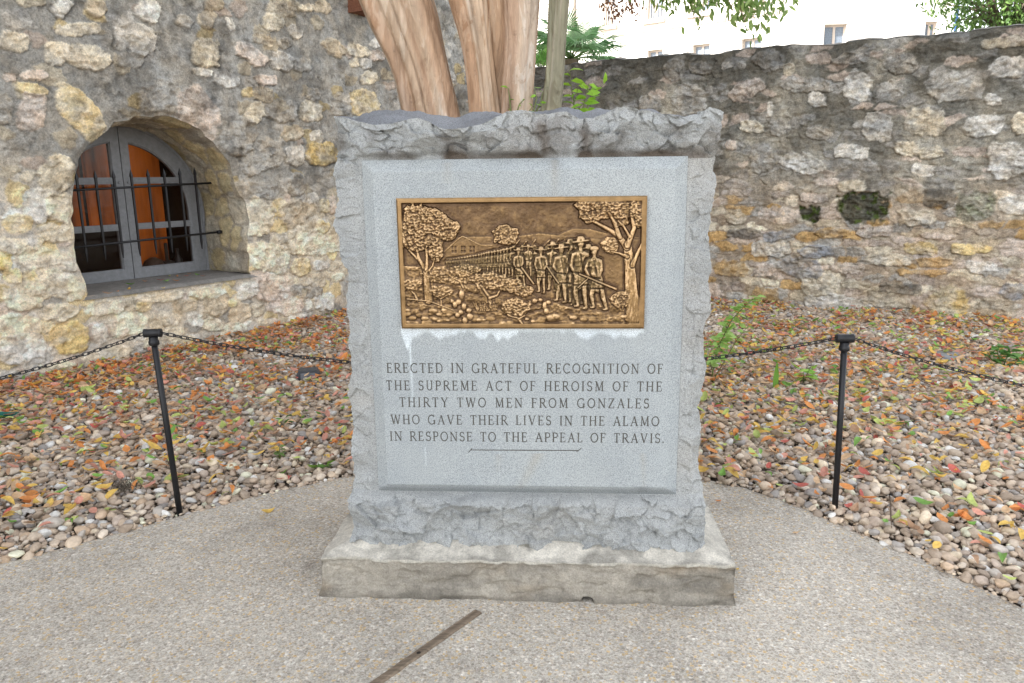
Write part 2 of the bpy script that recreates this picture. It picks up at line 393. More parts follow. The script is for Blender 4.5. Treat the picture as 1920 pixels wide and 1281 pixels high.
        if cc in 'Mm':      # hollow where a stone is gone, dark and mossy
            mm = sstep(1.05, .82, d+(fbm(us*13, vs*13, oct=4, seed=k+51)-.5)*.7)
            h[sl] = h[sl]*(1-mm)+mm*((-.045 if cc == 'M' else -.008)+(rk-.6)*.09+(rk2-.5)*.05)
            g = fbm(us*18, vs*18, oct=4, seed=k+3)[..., None]
            mc = np.array((.095, .09, .068))*(.35+1.3*fbm(us*30, vs*30, oct=4, seed=k+9)[..., None])*(1-sstep(.5, .66, g))+np.array((.070, .095, .026))*sstep(.5, .66, g)
            if cc == 'm': mc = mc*.5+L3(.21, .20, .16)*(.6+.9*fbm(us*40, vs*40, oct=3, seed=k+4))[..., None]
            col[sl] = col[sl]*(1-mm[..., None])+mc*mm[..., None]
            continue
        mm = sstep(1.02, .92, d)
        tilt = rs.normal(0, .18, 2)
        prot = (.006+.014*rs.random())*min(1, big/.14)
        hh_ = prot+(a_*tilt[0]+b_*tilt[1])*.030*min(1, big/.2)+(rk-.6)*.022*min(1, big/.25)+(rk2-.5)*.012+fracture(us, vs*1.2, .07, k+3, .22, .006)
        # a thin open crack under many stones
        crack = np.exp(-((d-1.03)/.045)**2)*sstep(.35, -.35, uz/(np.abs(e2).max()+1e-6))*(.007+.018*rs.random())*sstep(.38, .5, fbm(us*9+k, vs*9, oct=3, seed=k+41))
        h[sl] = h[sl]*(1-mm)+mm*(hh_+h[sl]*.6)-crack
        base = np.array(PAL[cc])*(.88+.24*rs.random())
        other = np.array(PAL['w' if cc in 'cyYp' else 'c' if cc in 'wt' else 't'])
        q = sstep(.42, .70, fbm(us*11+k, vs*15, oct=5, seed=k+2))[..., None]
        cl = base*(1-.42*q)+other*.42*q
        grime = sstep(.50, .72, fbm(us*16+k, vs*16, oct=5, seed=k+21))[..., None]
        cl = cl*(1-.28*grime)
        cover = (mm*(.64+.36*sstep(.33, .48, fbm(us*10, vs*10, oct=4, seed=k+12)))*cov)[..., None]
        col[sl] = col[sl]*(1-cover)+cl*cover
    h = h-.011*ck-.006*ck2+fl*flake; col = col*(1-.22*ck-.12*ck2)[..., None]
    return h, col
def L3(*a): return np.array(a, float)
# ---------------- left wall, with the arched opening
STL = [(253,73,36,25,15,'w'),(145,56,42,12,0,'c'),(160,105,42,22,18,'c'),(105,100,22,20,0,'c'),(25,78,28,16,10,'c'),(279,18,22,20,30,'w'),(113,12,18,18,40,'w'),(178,15,16,22,-30,'t'),(60,5,25,8,0,'c'),
(64,142,25,8,0,'p'),(18,145,12,8,0,'p'),(58,168,28,10,8,'y'),(150,212,58,25,48,'y'),(58,212,28,35,10,'p'),(385,100,24,26,0,'c'),(380,136,18,8,15,'w'),(300,185,36,30,-10,'g'),(372,215,52,32,55,'p'),(245,112,25,14,0,'g'),(8,205,14,26,0,'g'),(345,40,15,10,20,'w'),(388,35,16,16,30,'t'),
(528,115,20,16,20,'w'),(425,150,22,13,10,'w'),(472,103,30,13,35,'p'),(554,60,14,10,45,'w'),(512,40,20,16,0,'c'),(530,14,25,16,15,'t'),(573,15,14,7,5,'c'),(605,14,16,10,10,'t'),(402,10,16,10,0,'t'),(430,45,7,12,-15,'w'),(627,90,20,13,30,'t'),(672,95,20,12,10,'c'),(706,104,13,11,10,'p'),(690,147,14,12,0,'c'),(682,193,26,22,0,'y'),(664,118,8,9,0,'c'),(685,120,10,9,20,'w'),(583,210,20,18,10,'c'),(524,208,30,18,5,'g'),(476,212,16,20,20,'c'),(494,178,18,12,10,'t'),(463,173,10,9,0,'y'),(498,150,20,10,5,'p'),(587,178,12,10,0,'g'),(566,122,15,13,0,'g'),(548,250,18,14,10,'t'),(594,256,13,10,10,'w'),(604,288,25,21,0,'Y'),(553,292,17,18,0,'w'),(490,295,42,26,-15,'g'),(440,255,32,34,30,'g'),(704,80,9,10,40,'w'),(533,80,13,10,0,'g'),(492,75,19,10,20,'t'),(637,195,18,20,0,'g'),
(480,357,37,17,-3,'g'),(556,345,15,20,0,'g'),(520,384,14,10,-40,'y'),(567,402,38,25,-5,'t'),(484,407,26,32,12,'c'),(585,372,10,9,0,'w'),(580,455,35,24,5,'c'),(503,482,36,25,12,'c'),(564,500,17,16,-10,'y'),(602,498,14,9,0,'w'),(608,386,9,12,10,'y'),(604,425,12,10,20,'y'),(514,540,33,22,0,'p'),(463,546,18,14,-15,'w'),(535,572,32,16,-8,'p'),(607,566,19,16,5,'w'),(405,566,20,24,15,'t'),(450,588,20,17,-20,'t'),(484,582,11,11,0,'c'),(556,597,17,9,-10,'w'),(578,572,6,12,-15,'w'),(434,569,8,6,0,'y'),(397,609,18,12,0,'c'),(440,616,22,10,-5,'c'),(572,545,26,12,0,'g'),(588,525,20,12,0,'t'),(527,447,10,10,0,'c'),(625,463,13,9,-15,'c'),(633,520,11,8,0,'c'),(622,386,6,16,0,'p'),(497,608,14,10,0,'c'),
(108,323,32,32,20,'c'),(36,370,13,18,-15,'y'),(72,384,26,30,0,'w'),(115,391,28,25,0,'c'),(34,418,27,18,15,'y'),(108,438,31,17,0,'c'),(66,456,16,13,20,'w'),(20,460,28,16,0,'c'),(90,488,55,18,5,'c'),(6,490,14,16,0,'Y'),(23,517,16,13,0,'y'),(56,517,12,10,0,'y'),(118,538,46,22,3,'c'),(40,556,36,24,0,'c'),(112,585,33,15,0,'c'),(85,614,13,11,0,'y'),(131,634,34,28,0,'Y'),(32,612,38,22,0,'c'),(38,655,42,27,5,'w'),(187,625,12,18,-15,'w'),(238,607,34,22,-8,'c'),(200,672,42,17,-12,'c'),(104,693,40,13,-8,'c'),(200,578,35,13,-5,'c'),(20,705,20,10,0,'g'),(318,596,20,14,-10,'c'),(366,600,14,12,0,'w'),(300,640,30,15,-10,'c'),(342,643,22,11,-12,'c'),(300,560,40,10,-8,'c'),(390,548,30,9,-8,'c'),(270,575,14,9,0,'y'),(345,572,22,12,0,'t')]
OUT_PX = [(165,558),(161,532),(150,505),(141,480),(139,440),(137,400),(137,360),(142,330),(151,303),(160,285),(172,265),(188,254),(204,241),(216,231),(240,223),(262,217),(285,216),(312,215),(340,225),(369,239),(400,264),(428,298),(435,320),(446,352),(464,383),(468,417),(467,461),(470,508),(475,514)]
OUTL = np.array([wl_px(*p) for p in OUT_PX]); OUTL[0, 1] = .588; OUTL[-1, 1] = .588
def resample(P, n):
    d = np.r_[0, np.cumsum(np.linalg.norm(np.diff(P, axis=0), axis=1))]; t = np.linspace(0, d[-1], n)
    return np.stack([np.interp(t, d, P[:, k]) for k in range(P.shape[1])], 1)
OUTR = resample(OUTL, 160); OUTR[1:-1] += (np.stack([vn(np.arange(160)*.35, np.zeros(160), seed=3), vn(np.arange(160)*.35, np.zeros(160)+9, seed=3)], 1)-.5)[1:-1]*.03
POLY = np.vstack([OUTR, [[1.6, .575]]])
def inside(S, Z, poly):
    r = np.zeros(S.shape, bool)
    for i in range(len(poly)):
        (x0, y0), (x1, y1) = poly[i], poly[(i+1) % len(poly)]
        if y0 == y1: continue
        r ^= ((y0 > Z) != (y1 > Z)) & (S < (x1-x0)*(Z-y0)/(y1-y0)+x0)
    return r
s_ = np.arange(-1.3, 6.45, .0092); z_ = np.arange(-.12, 4.25, .0092); S, Z = np.meshgrid(s_, z_)
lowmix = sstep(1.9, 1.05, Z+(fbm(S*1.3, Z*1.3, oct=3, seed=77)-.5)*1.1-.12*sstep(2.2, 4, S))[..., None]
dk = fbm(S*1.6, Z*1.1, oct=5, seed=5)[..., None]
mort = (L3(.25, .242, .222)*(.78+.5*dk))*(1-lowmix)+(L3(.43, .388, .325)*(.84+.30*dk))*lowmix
def fcl(r2, r3):
    c = np.where((r2 < .35)[..., None], L3(*PAL['c']), np.where((r2 < .5)[..., None], L3(*PAL['y']), np.where((r2 < .72)[..., None], L3(*PAL['g']), np.where((r2 < .88)[..., None], L3(*PAL['p']), L3(*PAL['w'])))))
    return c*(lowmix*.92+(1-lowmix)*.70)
amt = (.34+.46*lowmix[..., 0])
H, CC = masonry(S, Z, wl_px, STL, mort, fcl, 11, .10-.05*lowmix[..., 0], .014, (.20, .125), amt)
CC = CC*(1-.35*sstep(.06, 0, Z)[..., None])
wb = sstep(.50, .64, fbm(S*3.6, Z*3.6, oct=6, seed=301, gain=.62))[..., None]; wb2 = sstep(.55, .66, fbm(S*15, Z*15, oct=5, seed=302, gain=.65))[..., None]
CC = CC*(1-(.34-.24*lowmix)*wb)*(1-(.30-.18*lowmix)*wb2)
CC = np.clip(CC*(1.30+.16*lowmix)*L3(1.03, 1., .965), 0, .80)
ins = inside(S, Z, POLY)
# distance to the opening's edge near it, to round the lip and to snap the grid to the outline
near = (S > .4) & (S < 2.8) & (Z > .35) & (Z < 2.4)
ii = np.argwhere(near); pts = np.stack([S[near], Z[near]], 1); PO = np.vstack([resample(np.vstack([POLY, POLY[:1]]), 900)])
dist = np.empty(len(pts)); nb = np.empty(len(pts), int)
for k in range(0, len(pts), 4000):
    d = np.linalg.norm(pts[k:k+4000, None]-PO[None], axis=2); nb[k:k+4000] = d.argmin(1); dist[k:k+4000] = d.min(1)
DD = np.full(S.shape, 9.); DD[near] = dist; NB = np.zeros(S.shape, int); NB[near] = nb
H = H*sstep(0, .05, DD)-.02*sstep(.05, 0, DD)
snap = (DD < .0062)
S2, Z2 = S.copy(), Z.copy(); S2[snap] = PO[NB[snap], 0]; Z2[snap] = PO[NB[snap], 1]
P = LA+LD*S2[..., None]+LN*H[..., None]; P[..., 2] = Z2
core = ins & ~snap
keep = ~(core[:-1, :-1] | core[1:, :-1] | core[:-1, 1:] | core[1:, 1:])
allin = (ins | snap); allsn = allin[:-1, :-1] & allin[1:, :-1] & allin[:-1, 1:] & allin[1:, 1:]
keep &= ~allsn
wallL = thing('stone_wall', 'tall grey and cream rubble stone wall with the arched window, behind the left post', 'wall', LA)
def under(o, parent):        # keep world position when the parent is a plain translated Empty
    o.location = -parent.location; return o
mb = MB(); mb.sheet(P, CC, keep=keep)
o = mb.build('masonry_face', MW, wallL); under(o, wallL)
# reveal of the opening
WD = .66
def winarch(n, pad=0.):
    c = np.array([1.54, 1.205]); r = .80+pad
    arc = [c+r*np.array([math.cos(a), math.sin(a)]) for a in np.linspace(math.pi, 0, 60)]
    return resample(np.array([[1.54-r, .59]]+arc+[[1.54+r, .59]]), n)
NR, NC = 46, 300
oo, ia = resample(OUTR, NC), winarch(NC, .015)
tt = np.linspace(0, 1, NR)[:, None, None]
tf = tt**.85
RP = oo[None]*(1-tf)+ia[None]*tf
al = np.linspace(0, 4.2, NC)[None, :]*np.ones((NR, 1)); dp = np.linspace(0, WD, NR)[:, None]*np.ones((1, NC))
rm = np.ones((NR, NC, 3))*L3(.36, .315, .25)
rh, rc = masonry(al, dp, None, [], rm, lambda a, b: np.where((a < .5)[..., None], L3(*PAL['y'])*.85, L3(*PAL['c'])*.9), 23, .05, .015, (.30, .2), .9*np.ones((NR, NC)))
cen = np.array([1.54, 1.2]); dirn = RP-cen; dirn /= np.linalg.norm(dirn, axis=2)[..., None]
RP = RP-dirn*((rh+.012)*sstep(0, .12, tt[..., 0])*sstep(1, .9, tt[..., 0]))[..., None]
P = LA+LD*RP[..., :1]-LN*(dp+.018)[..., None]*1.; P[..., 2] = RP[..., 1]
mb = MB(); mb.sheet(P, rc, flip=True); o = mb.build('window_reveal', MW, wallL); under(o, wallL)
# sill slab
ss = np.linspace(.69, 2.43, 120); dd = np.linspace(-.012, WD+.03, 40); SS, DS = np.meshgrid(ss, dd)
zz = .592+.012*DS+(fbm(SS*9, DS*9, oct=4, seed=4)-.5)*.012-.03*sstep(.03, -.01, DS)
P = LA+LD*SS[..., None]-LN*DS[..., None]; P[..., 2] = zz
mb = MB(); mb.sheet(P, np.ones(P.shape)*L3(.25, .235, .215)*(.8+.4*fbm(SS*4, DS*6, oct=4, seed=8))[..., None]); o = mb.build('window_sill', MCON, wallL); under(o, wallL)
# body of the building behind the face, clear of the window room
axL = np.array([LD, -LN, [0, 0, 1]])
mb = MB()
mb.box((-14, .06, -.1), (.60, 3.9, 10.5), axL, LA, (.22, .21, .19)); mb.box((2.60, .06, -.1), (6.4, 3.9, 10.5), axL, LA, (.22, .21, .19))  # unseen height and leftward length added to shade the court
mb.box((.602, .06, 2.15), (2.598, 3.9, 10.5), axL, LA, (.3, .28, .25)); mb.box((.602, .06, -.1), (2.598, .9, .55), axL, LA, (.3, .28, .25))
o = mb.build('wall_core', MW, wallL, smooth=False); under(o, wallL)
# wooden beam end near the top of the wall, just left of the trunk
bp = wl_px(668, 8); mb = MB(); mb.box((bp[0]-.13, -.24, bp[1]-.11), (bp[0]+.13, .1, bp[1]+.30), axL, LA, (.20, .085, .05))
bo = LA+LD*bp[0]; mb.build('beam_end', MWOOD, None, bo, False, 'reddish brown wooden beam end sticking out of the stone wall beside the trunk', 'beam')
# ---------------- right wall
STR = [(1293,180,27,28,0,'g'),(1398,162,32,15,-22,'p'),(1515,150,46,14,0,'g'),(1533,176,18,13,0,'w'),(1480,122,11,11,0,'c'),(1608,152,24,26,0,'w'),(1668,160,22,18,0,'g'),(1788,150,50,30,5,'g'),(1444,200,5,13,5,'w'),(1646,228,24,25,10,'w'),(1736,220,35,25,0,'c'),(1845,228,35,18,-8,'w'),(1410,233,22,11,10,'c'),(1462,235,18,14,0,'g'),(1597,278,31,14,5,'w'),(1507,300,36,17,5,'w'),(1428,293,20,23,0,'g'),(1702,270,22,14,5,'c'),(1732,311,20,12,5,'w'),(1747,278,22,11,0,'c'),(1890,292,34,32,0,'w'),(1863,178,15,11,20,'w'),(1597,343,26,10,0,'c'),(1912,225,13,20,0,'c'),(1312,116,20,12,0,'g'),(1365,113,11,6,0,'w'),(1391,114,8,7,0,'w'),(1537,240,22,13,5,'g'),(1440,103,30,17,0,'g'),(1886,68,40,10,-5,'c'),(1893,115,32,20,0,'w'),(1549,334,22,9,0,'p'),(1264,124,18,18,0,'g'),(1219,188,20,14,0,'g'),(1372,266,9,9,0,'p'),(1690,105,30,20,0,'g'),(1600,95,34,12,-12,'g'),
(1460,400,34,15,5,'p'),(1379,404,18,14,0,'t'),(1526,364,22,9,0,'p'),(1520,397,18,15,0,'M'),(1617,386,50,29,-2,'M'),(1829,382,33,27,0,'m'),(1720,403,32,15,0,'c'),(1445,465,36,13,-5,'w'),(1726,462,29,11,5,'Y'),(1820,464,34,9,0,'Y'),(1670,486,42,11,0,'c'),(1754,489,32,10,0,'O'),(1839,501,30,11,5,'w'),(1370,503,30,14,5,'O'),(1432,504,18,13,-10,'p'),(1539,532,34,20,0,'c'),(1580,570,72,14,5,'w'),(1776,567,38,30,-25,'Y'),(1664,560,45,14,3,'t'),(1870,576,35,18,5,'t'),(1904,382,30,16,0,'w'),(1757,439,32,5,3,'p'),(1726,508,45,5,2,'O'),(1435,551,24,13,0,'O'),(1783,379,9,8,0,'w'),(1904,512,12,8,0,'c'),(1560,432,28,9,0,'O'),(1500,500,40,18,10,'b'),(1530,470,30,12,0,'b'),(1640,430,30,10,0,'p'),(1590,500,30,10,0,'p'),(1690,540,34,10,0,'k'),(1900,545,22,14,0,'b'),(1460,440,26,9,-10,'b'),(1760,365,28,18,0,'k'),(1395,436,30,9,0,'k')]
s_ = np.arange(-.25, 8.2, .0092); z_ = np.arange(-.12, 2.93, .0092); S, Z = np.meshgrid(s_, z_)
lowR = sstep(1.75, 1.0, Z+(fbm(S*1.4, Z*1.4, oct=4, seed=177)-.5)*.9)[..., None]
dk = fbm(S*1.5, Z*.9, oct=5, seed=51)[..., None]
stain = sstep(.40, .62, fbm(S*2.2, Z*.7, oct=5, seed=52)+.16*sstep(1.6, 2.7, Z))[..., None]
mort = (L3(.265, .248, .208)*(.85+.5*dk)*(1-.45*stain))*(1-lowR)+(L3(.345, .285, .22)*(.72+.55*dk))*lowR
def fcr(r2, r3):
    lo = np.where((r2 < .3)[..., None], L3(*PAL['p'])*.85, np.where((r2 < .5)[..., None], L3(*PAL['t']), np.where((r2 < .62)[..., None], L3(*PAL['O']), np.where((r2 < .8)[..., None], L3(*PAL['g']), L3(*PAL['c'])))))
    hi = np.where((r2 < .6)[..., None], L3(*PAL['g']), L3(*PAL['p']))*.85
    return lo*lowR+hi*(1-lowR)
H, CC = masonry(S, Z, wr_px, STR, mort, fcr, 61, .07-.03*lowR[..., 0], .010, (.26, .105), .5+.4*lowR[..., 0], .8, .84)
H = H+(fbm(S*3.6, Z*5.2, oct=5, seed=66, ridged=True)-.55)*.045
CC = CC*(1-.5*sstep(2.35, 2.95, Z+(fbm(S*3, Z*3, oct=4, seed=19)-.5)*.5)[..., None]*(.4+.6*stain))
wb = sstep(.50, .64, fbm(S*3.2, Z*3.2, oct=6, seed=311, gain=.62))[..., None]; wb2 = sstep(.54, .66, fbm(S*14, Z*16, oct=5, seed=312, gain=.65))[..., None]
CC = np.clip(CC*1.30*(1-(.30-.12*lowR)*wb)*(1-.26*wb2), 0, .78)
top = 2.885+(fbm(s_*2.2, s_*0, oct=4, seed=9)-.5)*.09+.018*np.sin(s_*1.1)
Zt = Z/2.93*top[None, :]
H = H*sstep(2.93, 2.86, Z)
P = RB+RD*S[..., None]+RN*H[..., None]; P[..., 2] = Zt
mb = MB(); mb.sheet(P, CC)
dd = np.linspace(0, .55, 40); ST, DT = np.meshgrid(s_, dd)
zt = top[None, :]+(fbm(ST*7, DT*7, oct=5, seed=29)-.5)*.05*sstep(0, .05, DT)+.02*sstep(0, .1, DT)
PT = RB+RD*ST[..., None]-RN*DT[..., None]; PT[..., 2] = zt
ct = np.ones(PT.shape)*L3(.22, .21, .19)*(.7+.5*fbm(ST*6, DT*6, oct=4, seed=33))[..., None]
mb.sheet(PT, ct)
BK = PT[-1:][:, ::20]; BK = np.concatenate([BK, BK*[1, 1, 0]], 0); mb.sheet(BK, (.25, .235, .21))
mb.build('stone_wall', MW, None, RB, True, 'long lower rubble stone wall with mossy hollows, behind the right post', 'wall')
# ------------------------------------------------------------------ ground
mb = MB(); g = 60
gx, gy = np.meshgrid(np.linspace(-45, 45, 91), np.linspace(-20, 70, 91)); mb.sheet(np.stack([gx, gy, gx*0-.03], -1), (.16, .14, .115))
mb.build('ground', MSOIL, kind='structure')
edge_px = [(-260,1128),(-120,1090),(0,1057),(110,1030),(220,1000),(345,966),(430,942),(500,925),(580,908),(655,893)]
edge_pr = [(1320,900),(1390,914),(1480,944),(1540,966),(1600,994),(1680,1030),(1760,1068),(1840,1104),(1920,1143),(2060,1215)]
EL = np.array([gnd(*p)[:2] for p in edge_px]); ER = np.array([gnd(*p)[:2] for p in edge_pr])
ED = np.vstack([[-4.6, .2], [-3.3, 1.55], EL, [[-.45, 3.86], [0, 3.93], [.5, 3.86]], ER, [[3.0, 1.0], [4.6, -.6]]])
ED = resample(ED, 500)
ED = ED+np.stack([vn(np.arange(500)*.3, np.zeros(500), seed=2)-.5, vn(np.arange(500)*.3, np.ones(500)*7, seed=2)-.5], 1)*.022
cpt = np.array([0., 1.2])
rr = np.r_[np.linspace(0, .985, 30), .995, 1.0, 1.0]; PP = cpt+(ED-cpt)[None]*rr[:, None, None]
zz = np.full(PP.shape[:2], .004)+.006*(vn(PP[..., 0]*3, PP[..., 1]*3, seed=6)-.5); zz[-2] -= .004; zz[-1] = -.05
P = np.concatenate([PP, zz[..., None]], -1); mb = MB(); mb.sheet(P)
# rear lobe towards the viewer and beyond
x, y = np.meshgrid(np.linspace(-6, 6, 25), np.linspace(-14, 1.2, 32)); P = np.stack([x, y, 0*x-.004], -1); mb.sheet(P)
mb.build('pavement', MAGG, kind='structure')
# ------------------------------------------------------------------ pebble bed
EDP = np.vstack([ED, [[4.6, -14], [-4.6, -14]]])
EDP2 = cpt+(EDP-cpt)*.9925
def in_bed(X, Y, m=0., E_=None):
    a = ((np.stack([X, Y], -1)-LA[:2])@LN[:2]) > .02+m
    b = ((np.stack([X, Y], -1)-RB[:2])@RN[:2]) > .02+m
    return a & b & ~inside(X, Y, EDP if E_ is None else E_)
def in_view(X, Y, Zv=0., mx=260):
    P = np.stack([X, Y, X*0+Zv], -1); px, py, w = proj(P)
    return (w > .3) & (px > -mx) & (px < 1920+mx) & (py < 1281+mx)
def hidden_by_stone(X, Y):   # ground straight behind the monument
    px, py, w = proj(np.stack([X, Y, X*0], -1)); return (px > 690) & (px < 1290) & (Y > 3.2)
def ico(sub):
    import bmesh
    bm = bmesh.new(); bmesh.ops.create_icosphere(bm, subdivisions=sub, radius=1)
    V = np.array([v.co[:] for v in bm.verts]); T = np.array([[v.index for v in f.verts] for f in bm.faces]); bm.free(); return V, T
PROT = {}
for sub in (1, 2, 3):
    V, T = ico(sub); L = []
    for k in range(14):
        v = V*(1+(fbm(V[:, 0]*1.5+k*7, V[:, 1]*1.5, V[:, 2]*1.5, oct=3, seed=k)-.5)[:, None]*.55)
        r = np.random.default_rng(k)
        for c in range(4):       # worn flats
            nn = r.normal(size=3); nn /= np.linalg.norm(nn); d = v@nn; lim = r.uniform(.55, .8)
            v = v-np.maximum(d-lim, 0)[:, None]*nn*.8
        L.append(v)
    PROT[sub] = (L, T)
def scatter(step, seed):
    r = np.random.default_rng(seed)
    x, y = np.meshgrid(np.arange(-4.6, 6.6, step), np.arange(1.2, 11, step)); x = x+r.uniform(-.5, .5, x.shape)*step; y = y+r.uniform(-.5, .5, x.shape)*step
    x, y = x.ravel(), y.ravel(); k = in_bed(x, y, .0, EDP2) & in_view(x, y, 0., 520) & (~hidden_by_stone(x, y) | (step > .03))
    return x[k], y[k]
PCOL = np.array([(.21,.165,.125),(.26,.215,.17),(.17,.135,.105),(.31,.27,.225),(.235,.215,.195),(.36,.30,.23),(.155,.145,.14),(.29,.235,.18),(.42,.36,.28),(.62,.59,.54),(.27,.20,.14),(.22,.18,.15)])
PW = np.array([14, 14, 11, 10, 9, 6, 6, 10, 4, 7, 7, 8.]); PW /= PW.sum()
mb = MB(); npb = 0
for layer, (step, zlo, zhi, smin, smax) in enumerate([(.024, -.010, .008, .008, .015), (.040, -.012, .004, .017, .027), (.055, .004, .020, .016, .032), (.17, .016, .028, .022, .036)]):
    X, Y = scatter(step, 100+layer); r = np.random.default_rng(200+layer)
    n = len(X); npb += n
    a = r.uniform(smin, smax, n)*r.lognormal(0, .16, n); b = a*r.uniform(.62, .92, n); c = a*r.uniform(.42, .68, n)
    edge = np.hypot(X, Y-1.2)
    z = r.uniform(zlo, zhi, n); yaw = r.uniform(0, 2*np.pi, n); tp = r.normal(0, .28, n); tr = r.normal(0, .28, n)
    col = np.minimum(PCOL*1.68*L3(1.04, 1., .94)+.045, L3(.66, .64, .60))[r.choice(len(PCOL), n, p=PW)]*r.uniform(.82, 1.2, n)[:, None]
    near = Y < 4.3
    for sub, msk in ((3, near & (Y < 3.3) & (layer > 1)), (2, ~(near & (Y < 3.3) & (layer > 1)) & (layer > 0)), (1, (X < 99) & (layer == 0))):
        L, T = PROT[sub]; ids = np.where(msk)[0]; nv = len(L[0])
        pk = r.integers(0, len(L), len(ids)); V = np.array(L)[pk]*np.stack([a, b, c], 1)[ids][:, None]
        cy, sy, cp, sp, cr, sr = np.cos(yaw[ids]), np.sin(yaw[ids]), np.cos(tp[ids]), np.sin(tp[ids]), np.cos(tr[ids]), np.sin(tr[ids])
        O = np.zeros_like(cy); I = O+1
        Rm = np.stack([np.stack([cy, -sy, O], -1), np.stack([sy, cy, O], -1), np.stack([O, O, I], -1)], 1)@np.stack([np.stack([cp, O, sp], -1), np.stack([O, I, O], -1), np.stack([-sp, O, cp], -1)], 1)@np.stack([np.stack([I, O, O], -1), np.stack([O, cr, -sr], -1), np.stack([O, sr, cr], -1)], 1)
        V = np.einsum('nij,nvj->nvi', Rm, V)+np.stack([X, Y, z+c*.5], 1)[ids][:, None]
        TT = (T[None]+(np.arange(len(ids))*nv)[:, None, None]).reshape(-1, 3)
        mb.add(V, T=TT, col=np.repeat(col[ids], nv, 0))
mb.build('gravel', MPEB, label='brown and white river pebbles covering the planting bed', kind='stuff')
# bare soil under the pebbles
x, y = np.meshgrid(np.linspace(-5, 7, 240), np.linspace(.8, 11, 200)); mb = MB()
mb.sheet(np.stack([x, y, -.014+.008*(fbm(x*4, y*4, oct=3)-.5)], -1), L3(.15, .12, .095)*np.ones(x.shape+(3,)))
mb.build('soil_bed', MSOIL, kind='structure')
# ------------------------------------------------------------------ fallen leaves
def leaf_geo(L, W, curl, fold, n=6, r=random):
    t = np.linspace(0, 1, n+1); w = W*np.sin(np.pi*np.clip(t, .0, 1)**.8)**.8*.5+.0006; w[0] = w[-1] = .0005
    x = (t-.5)*L; zc = curl*L*((2*t-1)**2)+.1*curl*L*np.sin(7*t)
    V = []
    for k in (-1, -.5, 0, .5, 1):
        V.append(np.stack([x, k*w, zc+fold*w*abs(k)], 1))
    V = np.array(V); m = n+1; i = np.arange(5*m).reshape(5, m)
    Q = np.stack([i[:-1, :-1], i[:-1, 1:], i[1:, 1:], i[1:, :-1]], -1).reshape(-1, 4); return V.reshape(-1, 3), Q
LEAFP = [leaf_geo(1, r_, c_, f_) for r_, c_, f_ in [(.42, .12, .5), (.5, .2, .3), (.36, -.1, .6), (.55, .06, .2), (.46, .3, .7), (.4, -.22, .3)]]
LC = {'orange': (.66, .27, .085), 'yellow': (.70, .47, .12), 'lime': (.48, .55, .17), 'green': (.20, .38, .08), 'red': (.50, .13, .10), 'pink': (.64, .31, .23), 'brown': (.40, .25, .155), 'tan': (.62, .42, .25)}
def leaf_dens(X, Y):
    dl = (np.stack([X, Y], -1)-LA[:2])@LN[:2]
    left = 640*np.exp(-np.maximum(dl-.1, 0)/1.15)*(X < .4)
    rt = 85+260*sstep(2.8, 5.5, Y)
    return np.where(X < 0, left+40+110*sstep(2.6, 4.2, Y), rt)
r = np.random.default_rng(55); X = r.uniform(-4.6, 6.6, 90000); Y = r.uniform(1.2, 11, 90000)
dens = 90000/(11.2*9.8); k = in_bed(X, Y, .03) & in_view(X, Y, 0., 520) & (r.random(90000) < leaf_dens(X, Y)/dens)
X, Y = X[k], Y[k]; n = len(X)
clump = fbm(X*3, Y*3, oct=3, seed=71); kk = clump > .30+.14*r.random(n); X, Y = X[kk], Y[kk]; n = len(X)
farl = sstep(4.0, 6.2, Y)*(X < 0)
names = list(LC); wts = np.array([17, 19, 11, 5, 5, 12, 10, 19.]); wts2 = np.array([32, 9, 4, 4, 6, 9, 26, 10.])
ci = np.array([r.choice(8, p=(w/w.sum())) for w in (wts*(1-f)+wts2*f for f in farl)])
Ls = r.uniform(.042, .086, n)*r.lognormal(0, .12, n); yaw = r.uniform(0, 6.28, n); tx = r.normal(0, .28, n); ty = r.normal(0, .28, n)
zl = r.uniform(.040, .062, n)
def leaf_xf(i):
    V, Q = LEAFP[i % 6]; V = V*Ls[i]
    c, s = math.cos(tx[i]), math.sin(tx[i]); V = V@np.array([[1, 0, 0], [0, c, s], [0, -s, c]])
    c, s = math.cos(ty[i]), math.sin(ty[i]); V = V@np.array([[c, 0, s], [0, 1, 0], [-s, 0, c]])
    c, s = math.cos(yaw[i]), math.sin(yaw[i]); V = V@np.array([[c, s, 0], [-s, c, 0], [0, 0, 1]])
    return V, Q
px, py, w = proj(np.stack([X, Y, X*0+.03], 1))
size = Ls/w*(~hidden_by_stone(X, Y))*((px > 4) & (px < 1916) & (py < 1277) & (py > 0))
order = np.argsort(-size); single = set(order[:260].tolist())
mb = MB()
CN = dict(lime='yellowish green', green='green', orange='orange', yellow='yellow', red='dark red', pink='pinkish', brown='brown', tan='tan')
PLX, PRX = gnd(338, 965), gnd(1565, 965)
